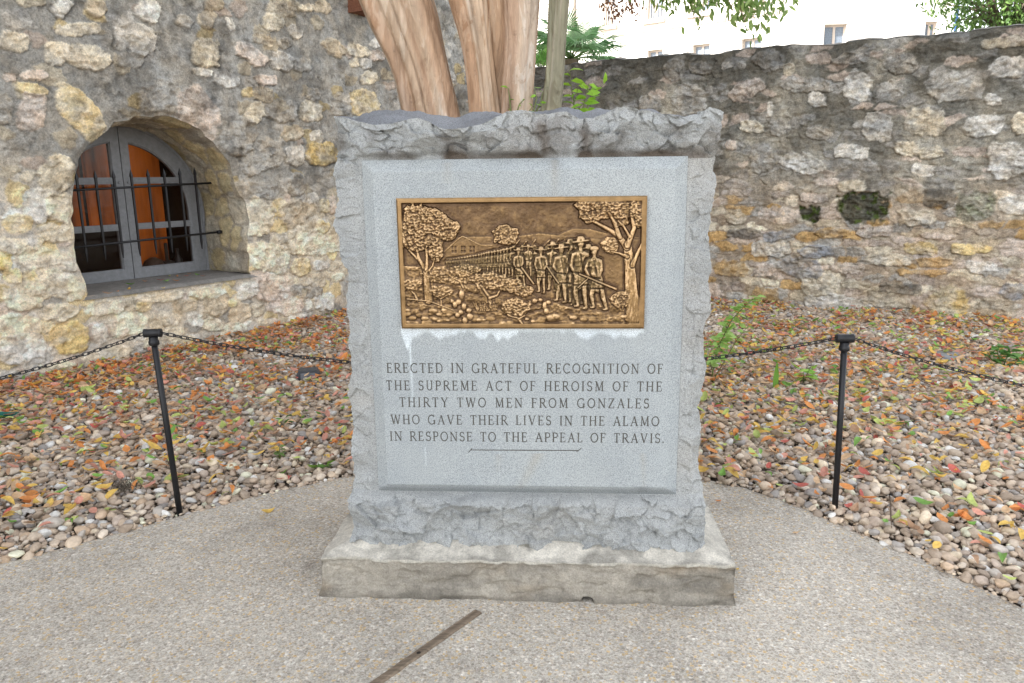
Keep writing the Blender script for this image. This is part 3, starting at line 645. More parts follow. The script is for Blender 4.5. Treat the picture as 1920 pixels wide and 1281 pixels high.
for i in range(n):
    V, Q = leaf_xf(i); c = np.array(LC[names[ci[i]]])*(.8+.4*_h(np.array(i), np.array(3), np.array(1), 5))
    if i in single:
        side = 'left' if X[i] < 0 else 'right'
        nm = CN[names[ci[i]]]; post = PLX if X[i] < 0 else PRX
        d = math.hypot(X[i]-post[0], Y[i]-post[1]); ed = np.min(np.hypot(ED[:, 0]-X[i], ED[:, 1]-Y[i]))
        if d < .38: wh = f'on the pebbles close around the {side} post'
        elif ed < .22: wh = f'along the pavement edge {side} of the monument'
        elif abs(X[i]) < abs(post[0]): wh = f'on the pebbles between {side} post and monument'
        elif d < .9: wh = f'on the outer pebbles, a step from the {side} post'
        elif Y[i] > 4.6: wh = f'on the {side} pebbles, well back towards the wall'
        elif Y[i] < 3.2: wh = f'on the outer {side} pebbles, nearer than the post'
        else: wh = f'on the outer {side} pebbles, farther than the post'
        sz = 'long ' if Ls[i] > .078 else 'small ' if Ls[i] < .064 else ''; tu = abs(math.cos(yaw[i])); lab = f'{sz}{nm} fallen leaf {wh}, ' + ('crosswise' if tu > .8 else 'lengthwise' if tu < .45 else 'slantwise')
        m1 = MB(); m1.add(V, Q=Q, col=c)
        o = m1.build('fallen_leaf', MLEAF, None, (0, 0, 0), True, lab, 'leaf', f'{nm} fallen leaves {wh}'); o.location = (X[i], Y[i], zl[i])
    else: mb.add(V+np.array([X[i], Y[i], zl[i]]), Q=Q, col=c)
mb.build('leaf_litter', MLEAF, label='orange and brown leaf litter spread over the pebbles', kind='stuff')
def one_leaf(p, L, W, yaw_, cname, lab, grp=None, curl=.15, tilt=0.1, name='fallen_leaf'):
    V, Q = leaf_geo(L, W, curl, .4); c, s = math.cos(tilt), math.sin(tilt); V = V@np.array([[1, 0, 0], [0, c, s], [0, -s, c]])
    c, s = math.cos(yaw_), math.sin(yaw_); V = V@np.array([[c, s, 0], [-s, c, 0], [0, 0, 1]])
    m1 = MB(); m1.add(V, Q=Q, col=LC[cname]); o = m1.build(name, MLEAF, None, (0, 0, 0), True, lab, 'leaf', grp)
    o.location = (p[0], p[1], p[2]-V[:, 2].min()+.001); return o
G = 'leaves on the pavement'
one_leaf(gnd(503, 960, .007), .062, .022, .5, 'yellow', 'curled yellow leaf on the pavement left of the monument base', G, .3, .4)
one_leaf(gnd(1347, 940, .007), .03, .012, .1, 'orange', 'small orange leaf on the pavement close behind the base right side', G)
one_leaf(gnd(1492, 1000, .007), .034, .012, .3, 'tan', 'pale tan leaf on the pavement in front of the right post', G)
one_leaf(gnd(1383, 1068, .007), .017, .010, .9, 'yellow', 'tiny yellow leaf scrap on the pavement beside the base right corner', G)
one_leaf(gnd(1822, 1110, .007), .02, .01, .2, 'tan', 'tiny tan leaf scrap on the pavement at far right', G)
SILL = [(245,534,'green',.06),(243,543,'yellow',.05),(221,547,'orange',.025),(202,551,'brown',.055),(272,528,'orange',.03),(301,526,'red',.045),(311,528,'green',.05),(331,527,'orange',.045),(332,519,'orange',.04),(318,518,'lime',.03),(355,514,'brown',.03),(371,516,'green',.05),(380,518,'pink',.03),(306,541,'yellow',.025),(350,518,'red',.03)]
SW = ['beside the left jamb', 'near the left jamb', 'at the sill middle', 'near the right jamb', 'beside the right jamb']
seen = {}
for x, y, cn, L in SILL:
    key = (CN[cn], 0 if x < 225 else 1 if x < 260 else 2 if x < 322 else 3 if x < 345 else 4)
    lab = f'{"small" if L < .035 else "larger"} {CN[cn]} leaf on the window sill {SW[key[1]]}'
    one_leaf(gnd(x, y, .606), L*1.6, L*.6, random.uniform(0, 3), cn, lab, 'leaves on the window sill', .2, random.uniform(-.3, .3))
# ------------------------------------------------------------------ monument (local axes: u right, v back, z up)
MO = np.array([-.704, 2.526, 0]); MU = np.array([1.48, -.093, 0]); MU /= np.linalg.norm(MU); MV = np.array([-MU[1], MU[0], 0])
def mpx(x, y, v=.10):
    p = plane_hit(x, y, MO+MV*v, MV); return np.array([(p-MO)@MU, p[2]])
mon = thing('granite_monument', 'grey granite memorial slab with rough edges, a bronze relief and engraved lettering', 'monument', MO, math.atan2(MU[1], MU[0]))
BW, BD, BH = 1.483, .80, .158
# plinth: displaced sheets that share their edges
def plinth_pos(u, v, z):
    n = lambda s, k: (fbm(u*k, v*k, z*k, oct=5, seed=s)-.5)
    d = np.stack([n(1, 14), n(2, 14), n(3, 14)*.6], -1)*.016
    low = sstep(.05, .0, z)
    d[..., 1] -= low*.012*(.4+vn(u*9, z*9, seed=4)); d[..., 0] += low*.010*np.sign(u-BW/2)
    rag = fbm(u*11, v*11, z*2, oct=4, seed=8, ridged=True)
    d[..., 2] += np.where(z > BH-.004, (rag-.6)*.012, 0)
    return np.stack([u, v, z], -1)+d
def plinth_col(u, v, z):
    b = L3(.43, .392, .33)*(.74+.48*fbm(u*5, v*5, z*9, oct=5, seed=12))[..., None]
    warm = sstep(.48, .66, fbm(u*4, v*4, z*6, oct=4, seed=13))[..., None]; b = b*(1-.5*warm)+L3(.36, .27, .17)*.5*warm
    gr = sstep(.50, .68, fbm(u*6, v*6, z*14, oct=5, seed=14))[..., None]; b = b*(1-.25*gr)
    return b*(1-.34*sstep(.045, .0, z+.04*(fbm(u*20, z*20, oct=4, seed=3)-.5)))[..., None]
mb = MB(); N = 300; nz = 46
uu, zz = np.meshgrid(np.linspace(0, BW, N), np.linspace(-.03, BH, nz))
v0 = np.zeros_like(uu); P = plinth_pos(uu, v0, zz)
hole = np.hypot((uu-mpx(1097, 1131, 0)[0])/1.25, zz-.012); P[..., 1] += .06*sstep(.017, .009, hole)
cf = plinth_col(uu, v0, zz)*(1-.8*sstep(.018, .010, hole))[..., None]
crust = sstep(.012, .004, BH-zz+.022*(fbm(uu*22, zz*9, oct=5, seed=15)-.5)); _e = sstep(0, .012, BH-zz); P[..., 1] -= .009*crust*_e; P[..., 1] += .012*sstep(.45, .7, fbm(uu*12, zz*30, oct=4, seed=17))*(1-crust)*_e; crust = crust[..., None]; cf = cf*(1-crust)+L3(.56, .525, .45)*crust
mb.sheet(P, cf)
for u0, fl in ((0, True), (BW, False)):
    vv, zz = np.meshgrid(np.linspace(0, BD, 120), np.linspace(-.03, BH, nz)); mb.sheet(plinth_pos(vv*0+u0, vv, zz), plinth_col(vv*0+u0, vv, zz), flip=fl)
uu, zz = np.meshgrid(np.linspace(0, BW, 60), np.linspace(-.03, BH, 12)); mb.sheet(plinth_pos(uu, uu*0+BD, zz), plinth_col(uu, uu*0+BD, zz), flip=True)
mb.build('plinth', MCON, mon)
# mortar wash sloping up from the plinth's edge to the stone
mb = MB(); uu, vv = np.meshgrid(np.linspace(0, BW, N), np.linspace(0, BD, 150))
ins_ = np.minimum(np.minimum(uu, BW-uu), np.minimum(vv, BD-vv)); P = plinth_pos(uu, vv, uu*0+BH)
P[..., 2] += .036*sstep(0, .10, ins_)+.012*(fbm(uu*7, vv*7, oct=5, seed=22)-.5)*sstep(0, .03, ins_)
wc = L3(.68, .64, .56)*(.84+.32*fbm(uu*6, vv*6, oct=5, seed=21))[..., None]
wc = wc*(1-.35*sstep(.52, .70, fbm(uu*9, vv*9, oct=5, seed=23)))[..., None]
mb.sheet(P, wc); mb.build('mortar_wash', MCON, mon)
# stone slab
SV0, SV1 = .122, .52
sil_l = [(38,32),(45,60),(48,100),(42,150),(28,190),(35,230),(45,260),(30,330),(45,370),(50,420),(70,470),(65,530),(72,580),(75,640),(78,690),(85,740),(75,790),(78,840),(85,880),(82,950),(85,1000),(88,1050),(82,1095),(92,1140),(93,1205)]
sil_r = [(228,42),(222,90),(210,130),(205,200),(217,240),(205,290),(195,340),(192,380),(198,450),(195,500),(200,540),(195,590),(180,640),(175,690),(185,750),(178,790),(165,860),(172,910),(165,970),(163,1000),(168,1040),(178,1070),(172,1150),(172,1220)]
SL = np.array([mpx(600+a/1.49, 200+b/1.49) for a, b in sil_l]); SR = np.array([mpx(1200+a/1.455, 180+b/1.455) for a, b in sil_r])
topf = [(60,95),(110,95),(180,120),(240,130),(330,125),(450,98),(500,115),(560,148),(650,150),(740,130),(800,100),(860,70),(930,65),(1000,80),(1080,78),(1140,70),(1200,105),(1260,100),(1320,80),(1400,50),(1500,62),(1600,85),(1690,100),(1750,80),(1800,50),(1860,70)]
topr = [(60,100),(190,118),(280,86),(340,80),(450,72),(560,90),(640,85),(740,80),(840,72),(930,80),(1000,88),(1080,86),(1140,80),(1200,78),(1340,62),(1400,60),(1500,75),(1600,95),(1690,110),(1800,70),(1860,80)]
TF = np.array([mpx(600+a/2.4615, 180+b/2.4615, .09) for a, b in topf]); TR = np.array([mpx(600+a/2.4615, 180+b/2.4615, SV1-.03) for a, b in topr])
ZB, ZT = .165, 1.70; UL, UR = .115, 1.39
PU0, PU1, PZ0, PZ1 = .196, 1.286, .372, 1.563      # outer edge of the chamfered panel
def stone_pos(u, v, z):
    """nominal box point -> rock-faced point; u in [UL,UR], z in [ZB,ZT], v in [SV0,SV1]"""
    fz = np.clip((z-ZB)/(ZT-ZB), 0, 1)
    # outline: side silhouettes strongest at the front, top profile front to rear
    kv = np.clip((v-SV0)/(SV1-SV0), 0, 1)
    rough = lambda s: (fbm(u*9, v*9, z*9, oct=5, seed=s)-.5)
    dl = np.interp(z, SL[::-1, 1], SL[::-1, 0])-UL; dr = np.interp(z, SR[::-1, 1], SR[::-1, 0])-UR
    side = rough(5)*.05*kv+(fbm(z*26, v*26, oct=4, seed=15, gain=.6)-.5)*.022
    wl_ = sstep(.075, 0, u-UL)*(1-.4*kv); wr_ = sstep(.075, 0, UR-u)*(1-.4*kv)
    un = u+dl*wl_+dr*wr_+side*(wr_-wl_)-.03*kv*(wr_-wl_)
    tf = np.interp(u, TF[:, 0], TF[:, 1]); tr = np.interp(u, TR[:, 0], TR[:, 1])
    tf = tf+(fbm(u*24, v*24, oct=4, seed=16, gain=.6)-.5)*.014
    dt = tf*(1-sstep(0, .75, kv))+tr*sstep(0, .75, kv)-ZT+(rough(6)*.05)*sstep(.05, .4, kv)
    zn = z+dt*sstep(.10, 0, ZT-z)
    # face: chips on the rough bands
    d = np.zeros_like(u)
    inx = np.minimum(u-PU0, PU1-u); inz = np.minimum(z-PZ0, PZ1-z)
    outside = np.maximum(-np.minimum(inx, inz), 0)
    band_t = sstep(PZ1-.004, PZ1+.028, z); band_b = sstep(PZ0+.0, PZ0-.012, z)
    sidew = np.maximum(sstep(.0, .03, PU0-u), sstep(.0, .03, u-PU1))
    prof_t = .020*np.sin(np.clip((z-PZ1)/(ZT-PZ1+.02), 0, 1)*np.pi*.72)
    prof_b = .034*np.clip((PZ0-z)/.03, 0, 1)
    bulge = np.maximum(prof_t*band_t, prof_b*band_b)
    return un, zn, bulge, np.maximum(np.maximum(band_t, band_b), sidew), kv
def front_v(u, z):
    un, zn, bulge, rock, kv = stone_pos(u, u*0+SV0, z)
    w1 = (fbm(u*6, z*6, oct=4, seed=45)-.5)*.12; w2 = (fbm(u*6+9, z*6, oct=4, seed=46)-.5)*.12
    ch = scoops(u+w1, z*1.25+w2, 120, (UL-.1, UR+.1, .1, 2.4), .105, 41)
    chip = (np.clip(ch, 0, 1.2)-.5)*.034+fracture(u, z*1.15, .095, 140, .34, .008)+fracture(u+.3*z, z*1.3, .040, 150, .30, .004)
    chip = chip+(fbm(u*34, z*40, oct=6, seed=44, gain=.62)-.5)*.012
    edge = np.minimum(np.minimum(u-UL, UR-u), ZT-z); back = .030*sstep(.05, 0, edge)
    lip = np.exp(-((z-(PZ1+.012))/.010)**2)*((u > PU0-.02) & (u < PU1+.02))*.004
    # rough bands rise from the line where they meet the panel; side strips stay low
    amp = np.where((z > PZ1) | (z < PZ0), 1.0, .36)
    return un, zn, SV0-bulge-(chip*amp)*rock*(.25+.75*sstep(0, .02, np.maximum(np.maximum(z-PZ1, PZ0-z), np.maximum(PU0-u, u-PU1))))+back*.5+lip
def stone_col(u, z, v=None):
    b = L3(.360, .370, .368)*np.ones(u.shape+(3,))
    n = fbm(u*5, z*5, None if v is None else v*5, oct=5, seed=61)[..., None]
    b = b*(.88+.24*n)
    warm = sstep(.5, .7, fbm(u*3, z*4, None if v is None else v*3, oct=4, seed=62))[..., None]; return b*(1-.35*warm)+L3(.385, .365, .335)*.35*warm
mb = MB(); NU, NZ = 470, 560
uu, zz = np.meshgrid(np.linspace(UL, UR, NU), np.linspace(ZB, ZT, NZ)); un, zn, vv = front_v(uu, zz)
cs = stone_col(uu, zz)
# rain and lichen streaks on the upper band, where the photograph has them
def streak(px_, wpx, y0, y1, seed, amt):
    a = mpx(px_, y0)[0]; w = wpx*.00186; z1, z0 = mpx(px_, y0)[1], mpx(px_, y1)[1]
    x = uu-a-(fbm(zz*9, zz*0+seed, oct=3, seed=seed)-.5)*.05
    return amt*np.exp(-(x/w)**2)*sstep(z0-.02, z0+.015, zz)*sstep(z1+.03, z1-.02, zz)*(.35+.9*fbm(uu*26, zz*14, oct=4, seed=seed+2))
dark = np.zeros_like(uu)
for a in [(838,14,228,300,1,.9),(1028,20,228,292,2,.95),(1098,12,230,300,3,1.),(1000,30,272,296,4,.8),(730,26,282,300,5,.7),(870,16,268,296,6,.6),(1240,36,278,296,7,.7),(1150,34,262,290,8,.5),(960,20,240,290,9,.35),(700,16,235,262,10,.5),(1270,16,225,260,11,.5),(1168,10,255,262,12,.9)]:
    dark = np.maximum(dark, streak(*a))
dark = np.clip(dark+.75*sstep(PZ1+.035, PZ1+.002, zz)*(zz > PZ1-.006)*sstep(.46, .62, fbm(uu*7, zz*9, oct=4, seed=64)), 0, 1)
spl = sstep(.58, .74, fbm(uu*8, zz*8, oct=6, seed=65))*(zz > PZ1)*.45
cs = cs*(1-.80*np.maximum(dark, spl)[..., None]*L3(.86, .94, 1.0))
mb.sheet(np.stack([un, vv, zn], -1), cs)
NV = 90
def shell(u, v, z):          # sides, top, back share stone_pos; front edge equals the front sheet's border
    un, zn, b, rk, kv = stone_pos(u, v, z); fu, fz, fv = front_v(u, z)
    w = sstep(.35, 0, kv)
    return np.stack([un, v+(fv-SV0)*w+(fbm(u*8, v*8, z*8, oct=4, seed=70)-.5)*.05*kv, zn], -1)
for u0, fl in ((UL, True), (UR, False)):
    v, z = np.meshgrid(np.linspace(SV0, SV1, NV), np.linspace(ZB, ZT, NZ)); u = v*0+u0
    ch = (scoops(v, z, 90, (0, .6, .1, 1.8), .09, 47 if fl else 48)-.4)*.035*sstep(0, .12, (v-SV0)/(SV1-SV0))
    Q = shell(u, v, z); Q[..., 0] += (ch if fl else -ch); mb.sheet(Q, stone_col(u, z, v), flip=fl)
u, v = np.meshgrid(np.linspace(UL, UR, NU), np.linspace(SV0, SV1, NV)); z = u*0+ZT
Q = shell(u, v, z); kv = (v-SV0)/(SV1-SV0)
Q[..., 2] += (-(scoops(u, v, 60, (UL, UR, 0, .6), .10, 49)-.35)*.03)*sstep(0, .1, kv)*sstep(1, .85, kv)
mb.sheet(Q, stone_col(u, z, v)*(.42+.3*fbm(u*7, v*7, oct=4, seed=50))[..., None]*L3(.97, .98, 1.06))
u, z = np.meshgrid(np.linspace(UL, UR, 80), np.linspace(ZB, ZT, 90)); mb.sheet(shell(u, u*0+SV1, z), stone_col(u, z), flip=True)
mb.build('stone_slab', MGR, mon)
# ---- engraved lettering: stroke glyphs (x, y in cap heights)
def arc(cx, cy, rx, ry, a0, a1, n=14):
    a = np.radians(np.linspace(a0, a1, n)); return [(cx+rx*math.cos(t), cy+ry*math.sin(t)) for t in a]
K, T_ = .125, .075
def stem(x, y0=0, y1=1, w=K): return [([(x, y0), (x, y1)], w), ([(x-.13, y0), (x+.13, y0)], T_*.8), ([(x-.13, y1), (x+.13, y1)], T_*.8)]
GL = {
 'I': (.30, stem(.15)), 'E': (.60, stem(.12)+[([(.12, 1), (.52, 1), (.53, .84)], T_), ([(.12, .52), (.42, .52)], T_), ([(.42, .44), (.42, .6)], T_), ([(.12, 0), (.54, 0), (.57, .18)], T_)]),
 'F': (.56, stem(.12)+[([(.12, 1), (.52, 1), (.53, .84)], T_), ([(.12, .52), (.42, .52)], T_), ([(.42, .44), (.42, .6)], T_)]),
 'R': (.70, stem(.12)+[([(.12, 1)]+arc(.34, .75, .22, .25, 90, -90)+[(.12, .5)], K*.8), ([(.32, .5), (.66, 0), (.74, 0)], K)]),
 'P': (.60, stem(.12)+[([(.12, 1)]+arc(.34, .74, .22, .26, 90, -90)+[(.12, .48)], K*.8)]),
 'D': (.76, stem(.12)+[([(.12, 1)]+arc(.34, .5, .36, .5, 90, -90, 18)+[(.12, 0)], K*.8)]),
 'C': (.76, [(arc(.42, .5, .38, .5, 48, 312, 22), K*.85), ([(.67, .98), (.67, .8)], T_), ([(.67, .02), (.67, .2)], T_)]),
 'G': (.82, [(arc(.42, .5, .38, .5, 48, 322, 22), K*.85), ([(.67, .98), (.67, .8)], T_), ([(.72, .02), (.72, .42)], K), ([(.58, .42), (.82, .42)], T_)]),
 'T': (.66, stem(.33)[:2]+[([(.03, .80), (.03, 1), (.63, 1), (.63, .80)], T_)]), 'N': (.82, [([(.12, 0), (.12, 1)], T_), ([(.12, 1), (.70, 0)], K), ([(.70, 0), (.70, 1)], T_), ([(0, 1), (.14, 1)], T_), ([(0, 0), (.24, 0)], T_), ([(.58, 1), (.82, 1)], T_)]),
 'A': (.80, [([(.10, 0), (.40, 1)], T_), ([(.40, 1), (.70, 0)], K), ([(.2, .35), (.59, .35)], T_), ([(0, 0), (.2, 0)], T_), ([(.58, 0), (.82, 0)], T_)]),
 'V': (.80, [([(.10, 1), (.40, 0)], K), ([(.40, 0), (.70, 1)], T_), ([(0, 1), (.22, 1)], T_), ([(.6, 1), (.8, 1)], T_)]),
 'U': (.76, [([(.14, 1), (.14, .32)]+arc(.38, .32, .24, .32, 180, 360)+[(.62, 1)], K*.8), ([(.02, 1), (.26, 1)], T_), ([(.52, 1), (.74, 1)], T_)]),
 'L': (.56, stem(.12)+[([(.12, 0), (.5, 0), (.53, .2)], T_)]), 'H': (.80, stem(.13)+stem(.67)+[([(.13, .52), (.67, .52)], T_)]),
 'O': (.82, [(arc(.41, .5, .37, .5, 0, 360, 28), K*.85)]), 'S': (.56, [(arc(.28, .75, .21, .25, 35, 250, 12)+arc(.29, .26, .22, .26, 75, -145, 14), K*.85), ([(.46, .98), (.46, .8)], T_), ([(.07, .02), (.07, .22)], T_)]),
 'M': (.96, [([(.14, 0), (.17, 1)], T_), ([(.17, 1), (.48, .05)], K), ([(.48, .05), (.79, 1)], T_), ([(.79, 1), (.83, 0)], K), ([(.04, 0), (.25, 0)], T_), ([(.71, 0), (.95, 0)], T_), ([(.05, 1), (.19, 1)], T_), ([(.78, 1), (.92, 1)], T_)]),
 'W': (1.08, [([(.08, 1), (.32, 0)], K), ([(.32, 0), (.54, .95)], T_), ([(.54, .95), (.78, 0)], K), ([(.78, 0), (1.0, 1)], T_), ([(0, 1), (.2, 1)], T_), ([(.44, 1), (.62, 1)], T_), ([(.9, 1), (1.08, 1)], T_)]),
 'Y': (.76, [([(.08, 1), (.38, .46)], K), ([(.38, .46), (.68, 1)], T_), ([(.38, .46), (.38, 0)], K), ([(.25, 0), (.51, 0)], T_), ([(0, 1), (.2, 1)], T_), ([(.58, 1), (.76, 1)], T_)]),
 'Z': (.66, [([(.08, .8), (.08, 1), (.58, 1)], T_), ([(.58, 1), (.06, 0)], K), ([(.06, 0), (.6, 0), (.6, .2)], T_)]), '.': (.16, [([(.06, .03), (.10, .07)], K*1.2)])}
LINES = [("ERECTED IN GRATEFUL RECOGNITION OF", 725, 1243, 691), ("THE SUPREME ACT OF HEROISM OF THE", 724, 1241, 724), ("THIRTY TWO MEN FROM GONZALES", 749, 1217, 755.6), ("WHO GAVE THEIR LIVES IN THE ALAMO", 733, 1236, 788.5), ("IN RESPONSE TO THE APPEAL OF TRAVIS.", 731, 1245, 820)]
PV = .094     # panel face
CAP = .0335
WORDS = []; STROKES = []   # per line: list of (points in u,z ; width in m)
for txt, xa, xb, yc in LINES:
    a = mpx(xa, yc, PV); b = mpx(xb, yc, PV); z0 = (a[1]+b[1])/2-CAP/2
    nat = sum(GL[c][0] if c != ' ' else .42 for c in txt); gaps = len(txt)-1
    sx = .96; sp = ((b[0]-a[0])/CAP-nat*sx)/gaps
    x = a[0]; L = []; Wd = []
    for c in txt:
        if c == ' ': x += (.42*sx+sp)*CAP; WORDS.append(Wd); Wd = []; continue
        w, st = GL[c]
        for pts, wd in st:
            L.append((np.array([(x+px_*sx*CAP, z0+py_*CAP) for px_, py_ in pts]), wd*CAP))
            Wd.append(L[-1])
        x += (w*sx+sp)*CAP
    STROKES.append(L); WORDS.append(Wd)
ua, ub = mpx(882, 844, PV), mpx(1085, 845, PV)
STROKES.append([(np.array([ua, ub]), .0032), (np.array([ua-[.007, .009], ua+[.006, .006]]), .0026), (np.array([ub-[.008, .006], ub+[.008, .008]]), .0026)])
# panel sheet with V-cut grooves
us = np.r_[PU0, np.linspace(PU0+.0406, PU1-.0406, 760), PU1]
us = np.sort(np.r_[us, np.linspace(PU0, PU0+.04, 9)[1:], np.linspace(PU1-.04, PU1, 9)[:-1]])
zs = np.r_[np.linspace(PZ0, PZ0+.036, 10)[:-1], np.linspace(PZ0+.036, .545, 60)[:-1], np.linspace(.545, .868, 250)[:-1], np.linspace(.868, PZ1-.038, 150)[:-1], np.linspace(PZ1-.038, PZ1, 10)]
uu, zz = np.meshgrid(us, zs); cut = np.zeros_like(uu)
for L in STROKES:
    for pts, wd in L:
        for p, q in zip(pts[:-1], pts[1:]):
            lo = np.minimum(p, q)-wd; hi = np.maximum(p, q)+wd
            j0, j1 = np.searchsorted(us, [lo[0], hi[0]]); i0, i1 = np.searchsorted(zs, [lo[1], hi[1]])
            x, y = uu[i0:i1, j0:j1], zz[i0:i1, j0:j1]; d = q-p; t = np.clip(((x-p[0])*d[0]+(y-p[1])*d[1])/(d@d+1e-12), 0, 1)
            dd = np.hypot(x-p[0]-t*d[0], y-p[1]-t*d[1]); cut[i0:i1, j0:j1] = np.maximum(cut[i0:i1, j0:j1], np.clip(wd/2+.0006-dd, 0, .0026)*1.3)
ex = np.minimum(uu-PU0, PU1-uu)/.041; ez = np.where(zz > 1, (PZ1-zz)/.038, (zz-PZ0)/.036); e = np.clip(np.minimum(ex, ez), 0, 1)
vv = PV+.025*(1-e)+cut+(fbm(uu*3, zz*3, oct=3, seed=80)-.5)*.002
pc = L3(.318, .342, .352)*(.94+.12*fbm(uu*4, zz*3, oct=4, seed=81))[..., None]*np.ones(uu.shape+(3,))
# pale mineral run-off under the bronze, rust-brown streaks, old drips
def ZP(y): return mpx(960, y, PV)[1]
q0, q1 = mpx(755, 615, PV)[0], mpx(1207, 615, PV)[0]
run = .012+.075*np.clip(fbm(uu[0]*22, uu[0]*0, oct=3, seed=82)-.36, 0, 1)+.03*np.exp(-((uu[0]-mpx(933, 640, PV)[0])/.014)**2)+.012*sstep(.1, -.1, np.abs(uu[0]-mpx(905, 640, PV)[0]))
run = run+.065*np.exp(-((uu[0]-mpx(764, 640, PV)[0])/.016)**2)
zq = ZP(617)
white = sstep(-.004, .014, run[None]-(zq-zz)+.002*(fbm(uu*90, zz*90, oct=2, seed=83)-.5))*(zz < zq+.012)*((uu > q0-.006) & (uu < q1+.002))*.72
def drip(x0, y0, x1, y1, w, a):
    p, q = mpx(x0, y0, PV), mpx(x1, y1, PV); t = np.clip((zz-p[1])/(q[1]-p[1]), 0, 1); xx = p[0]+(q[0]-p[0])*t
    return a*np.exp(-((uu-xx)/w)**2)*((zz < p[1]) & (zz > q[1]))*(1-.6*t)
white = np.maximum(white, np.maximum(drip(768, 640, 775, 760, .004, .75), drip(797, 838, 799, 876, .003, .5)))
white = np.maximum(white, drip(936, 838, 937, 900, .0014, .4))[..., None]*(.6+.5*fbm(uu*40, zz*16, oct=4, seed=84))[..., None]
white = np.clip(white, 0, 1)
pc = pc*(1-white)+L3(.66, .72, .76)*white
rust = np.maximum(np.maximum(drip(1010, 850, 975, 918, .020, .34), drip(1040, 300, 1040, 368, .014, .30)), np.maximum(drip(838, 305, 838, 345, .016, .22), drip(1205, 850, 1208, 915, .010, .22)))
rust = np.maximum(rust, drip(935, 852, 934, 885, .012, .2))[..., None]
pc = pc*(1-rust)+L3(.33, .29, .215)*rust
bevel_shade = (sstep(.030, .012, zz-PZ0)*(.35+.25*fbm(uu*9, zz*9, oct=4, seed=86)))[..., None]; pc = pc*(1-.55*bevel_shade)  # shade of the down-facing bottom bevel, put into the colour
dk2 = np.maximum(drip(1205, 912, 1206, 926, .02, .6), drip(1040, 290, 1042, 322, .02, .5))[..., None]; pc = pc*(1-.55*dk2)
pc = pc*(1-.35*np.clip(cut/.002, 0, 1))[..., None]
mb = MB(); mb.sheet(np.stack([uu, vv, zz], -1), pc); mb.build('inscription_panel', MGS, mon)
# grime lying in the grooves, one mesh per word
def ink(L, name):
    mb = MB()
    for q_, (pts, wd) in enumerate(L):
        t = np.gradient(pts, axis=0); t /= np.linalg.norm(t, axis=1)[:, None]; nrm = np.stack([-t[:, 1], t[:, 0]], 1); hw = wd/2-.00015
        a, b = pts+nrm*hw, pts-nrm*hw; v = PV+.0004+.00003*(q_ % 9)
        V = np.vstack([np.stack([a[:, 0], a[:, 0]*0+v, a[:, 1]], 1), np.stack([b[:, 0], b[:, 0]*0+v, b[:, 1]], 1)]); m = len(pts)
        mb.add(V, Q=[[i, i+1, m+i+1, m+i] for i in range(m-1)], col=(.085, .080, .070))
    mb.build(name, MINK, mon)
for W_ in WORDS: ink(W_, 'engraved_word')
ink(STROKES[-1], 'underline')
# ---- bronze relief: composed as a height map in plate coordinates (x right, y down, 1920 x 1152 drawing units)
QU0, QU1 = mpx(747, 493, PV)[0], mpx(1211, 493, PV)[0]; QU0 += .004; QU1 -= .002; QZ1, QZ0 = mpx(980, 369.5, PV)[1], mpx(980, 615, PV)[1]
gx = np.linspace(82, 1846, 600); gy = np.linspace(75, 1020, 322); X, Y = np.meshgrid(gx, gy)
Hh = np.zeros_like(X); tint = np.zeros_like(X)
rn = fbm(X/60, Y/60, oct=5, seed=91)
Hh += (rn-.5)*6
def blobmask(cx, cy, rx, ry, w=.25, k=0):
    x = X-cx+(fbm(X/45+k, Y/45, oct=3, seed=92)-.5)*rx*w*2; y = Y-cy+(fbm(X/45, Y/45+k, oct=3, seed=93)-.5)*ry*w*2
    return np.clip(1-(x/rx)**2-(y/ry)**2, 0, 1)
def put(m, lift, tex=0, base=None):
    global Hh
    k = m > 0; b = np.where(k, np.maximum(Hh, (Hh if base is None else base)), Hh)
    Hh = np.where(k, np.maximum(Hh, b*.35+lift*np.sqrt(np.clip(m, 0, 1))+tex), Hh)
_wx, _wy = (fbm(X/40, Y/40, oct=3, seed=101)-.5)*30, (fbm(X/40+9, Y/40, oct=3, seed=102)-.5)*30
_f = cells((X+_wx)/25, (Y+_wy)/19, 7); _g = cells((X+_wx)/12, (Y+_wy)/10, 19)
LF = np.clip(.95-_f[0]*.9, 0, 1)*(.5+.5*_h(_f[2], _f[3], _f[2]*0, 5))+.40*fbm(X/70, Y/60, oct=3, seed=44)+.38*np.clip(1-_g[0]*1.3, 0, 1)
def seg(p, q, r0, r1, lift, over=True):
    global Hh
    p, q = np.array(p, float), np.array(q, float); d = q-p; t = np.clip(((X-p[0])*d[0]+(Y-p[1])*d[1])/(d@d), 0, 1)
    r_ = r0+(r1-r0)*t; dd = np.hypot(X-p[0]-t*d[0], Y-p[1]-t*d[1])/r_; m = np.clip(1-dd**2, 0, 1)
    Hh = np.where(m > 0, np.maximum(Hh, lift*.55+lift*.45*np.sqrt(m)), np.where(dd < 1.35, np.minimum(Hh, Hh*.6), Hh) if over else Hh)
def pline(pts, r0, r1, lift):
    global Hh
    n = len(pts)-1; best = np.full(X.shape, 99.)
    for i in range(n):
        p, q = np.array(pts[i], float), np.array(pts[i+1], float); d = q-p; t = np.clip(((X-p[0])*d[0]+(Y-p[1])*d[1])/(d@d), 0, 1)
        best = np.minimum(best, np.hypot(X-p[0]-t*d[0], Y-p[1]-t*d[1])/(r0+(r1-r0)*(i+t)/n))
    m = np.clip(1-best**2, 0, 1); gr_ = (fbm(X/9, Y/40, oct=3, seed=111)-.5)*lift*.25
    Hh = np.where(m > 0, np.maximum(Hh, lift*.55+lift*.45*np.sqrt(m)+gr_), np.where(best < 1.3, np.minimum(Hh, Hh*.65), Hh))
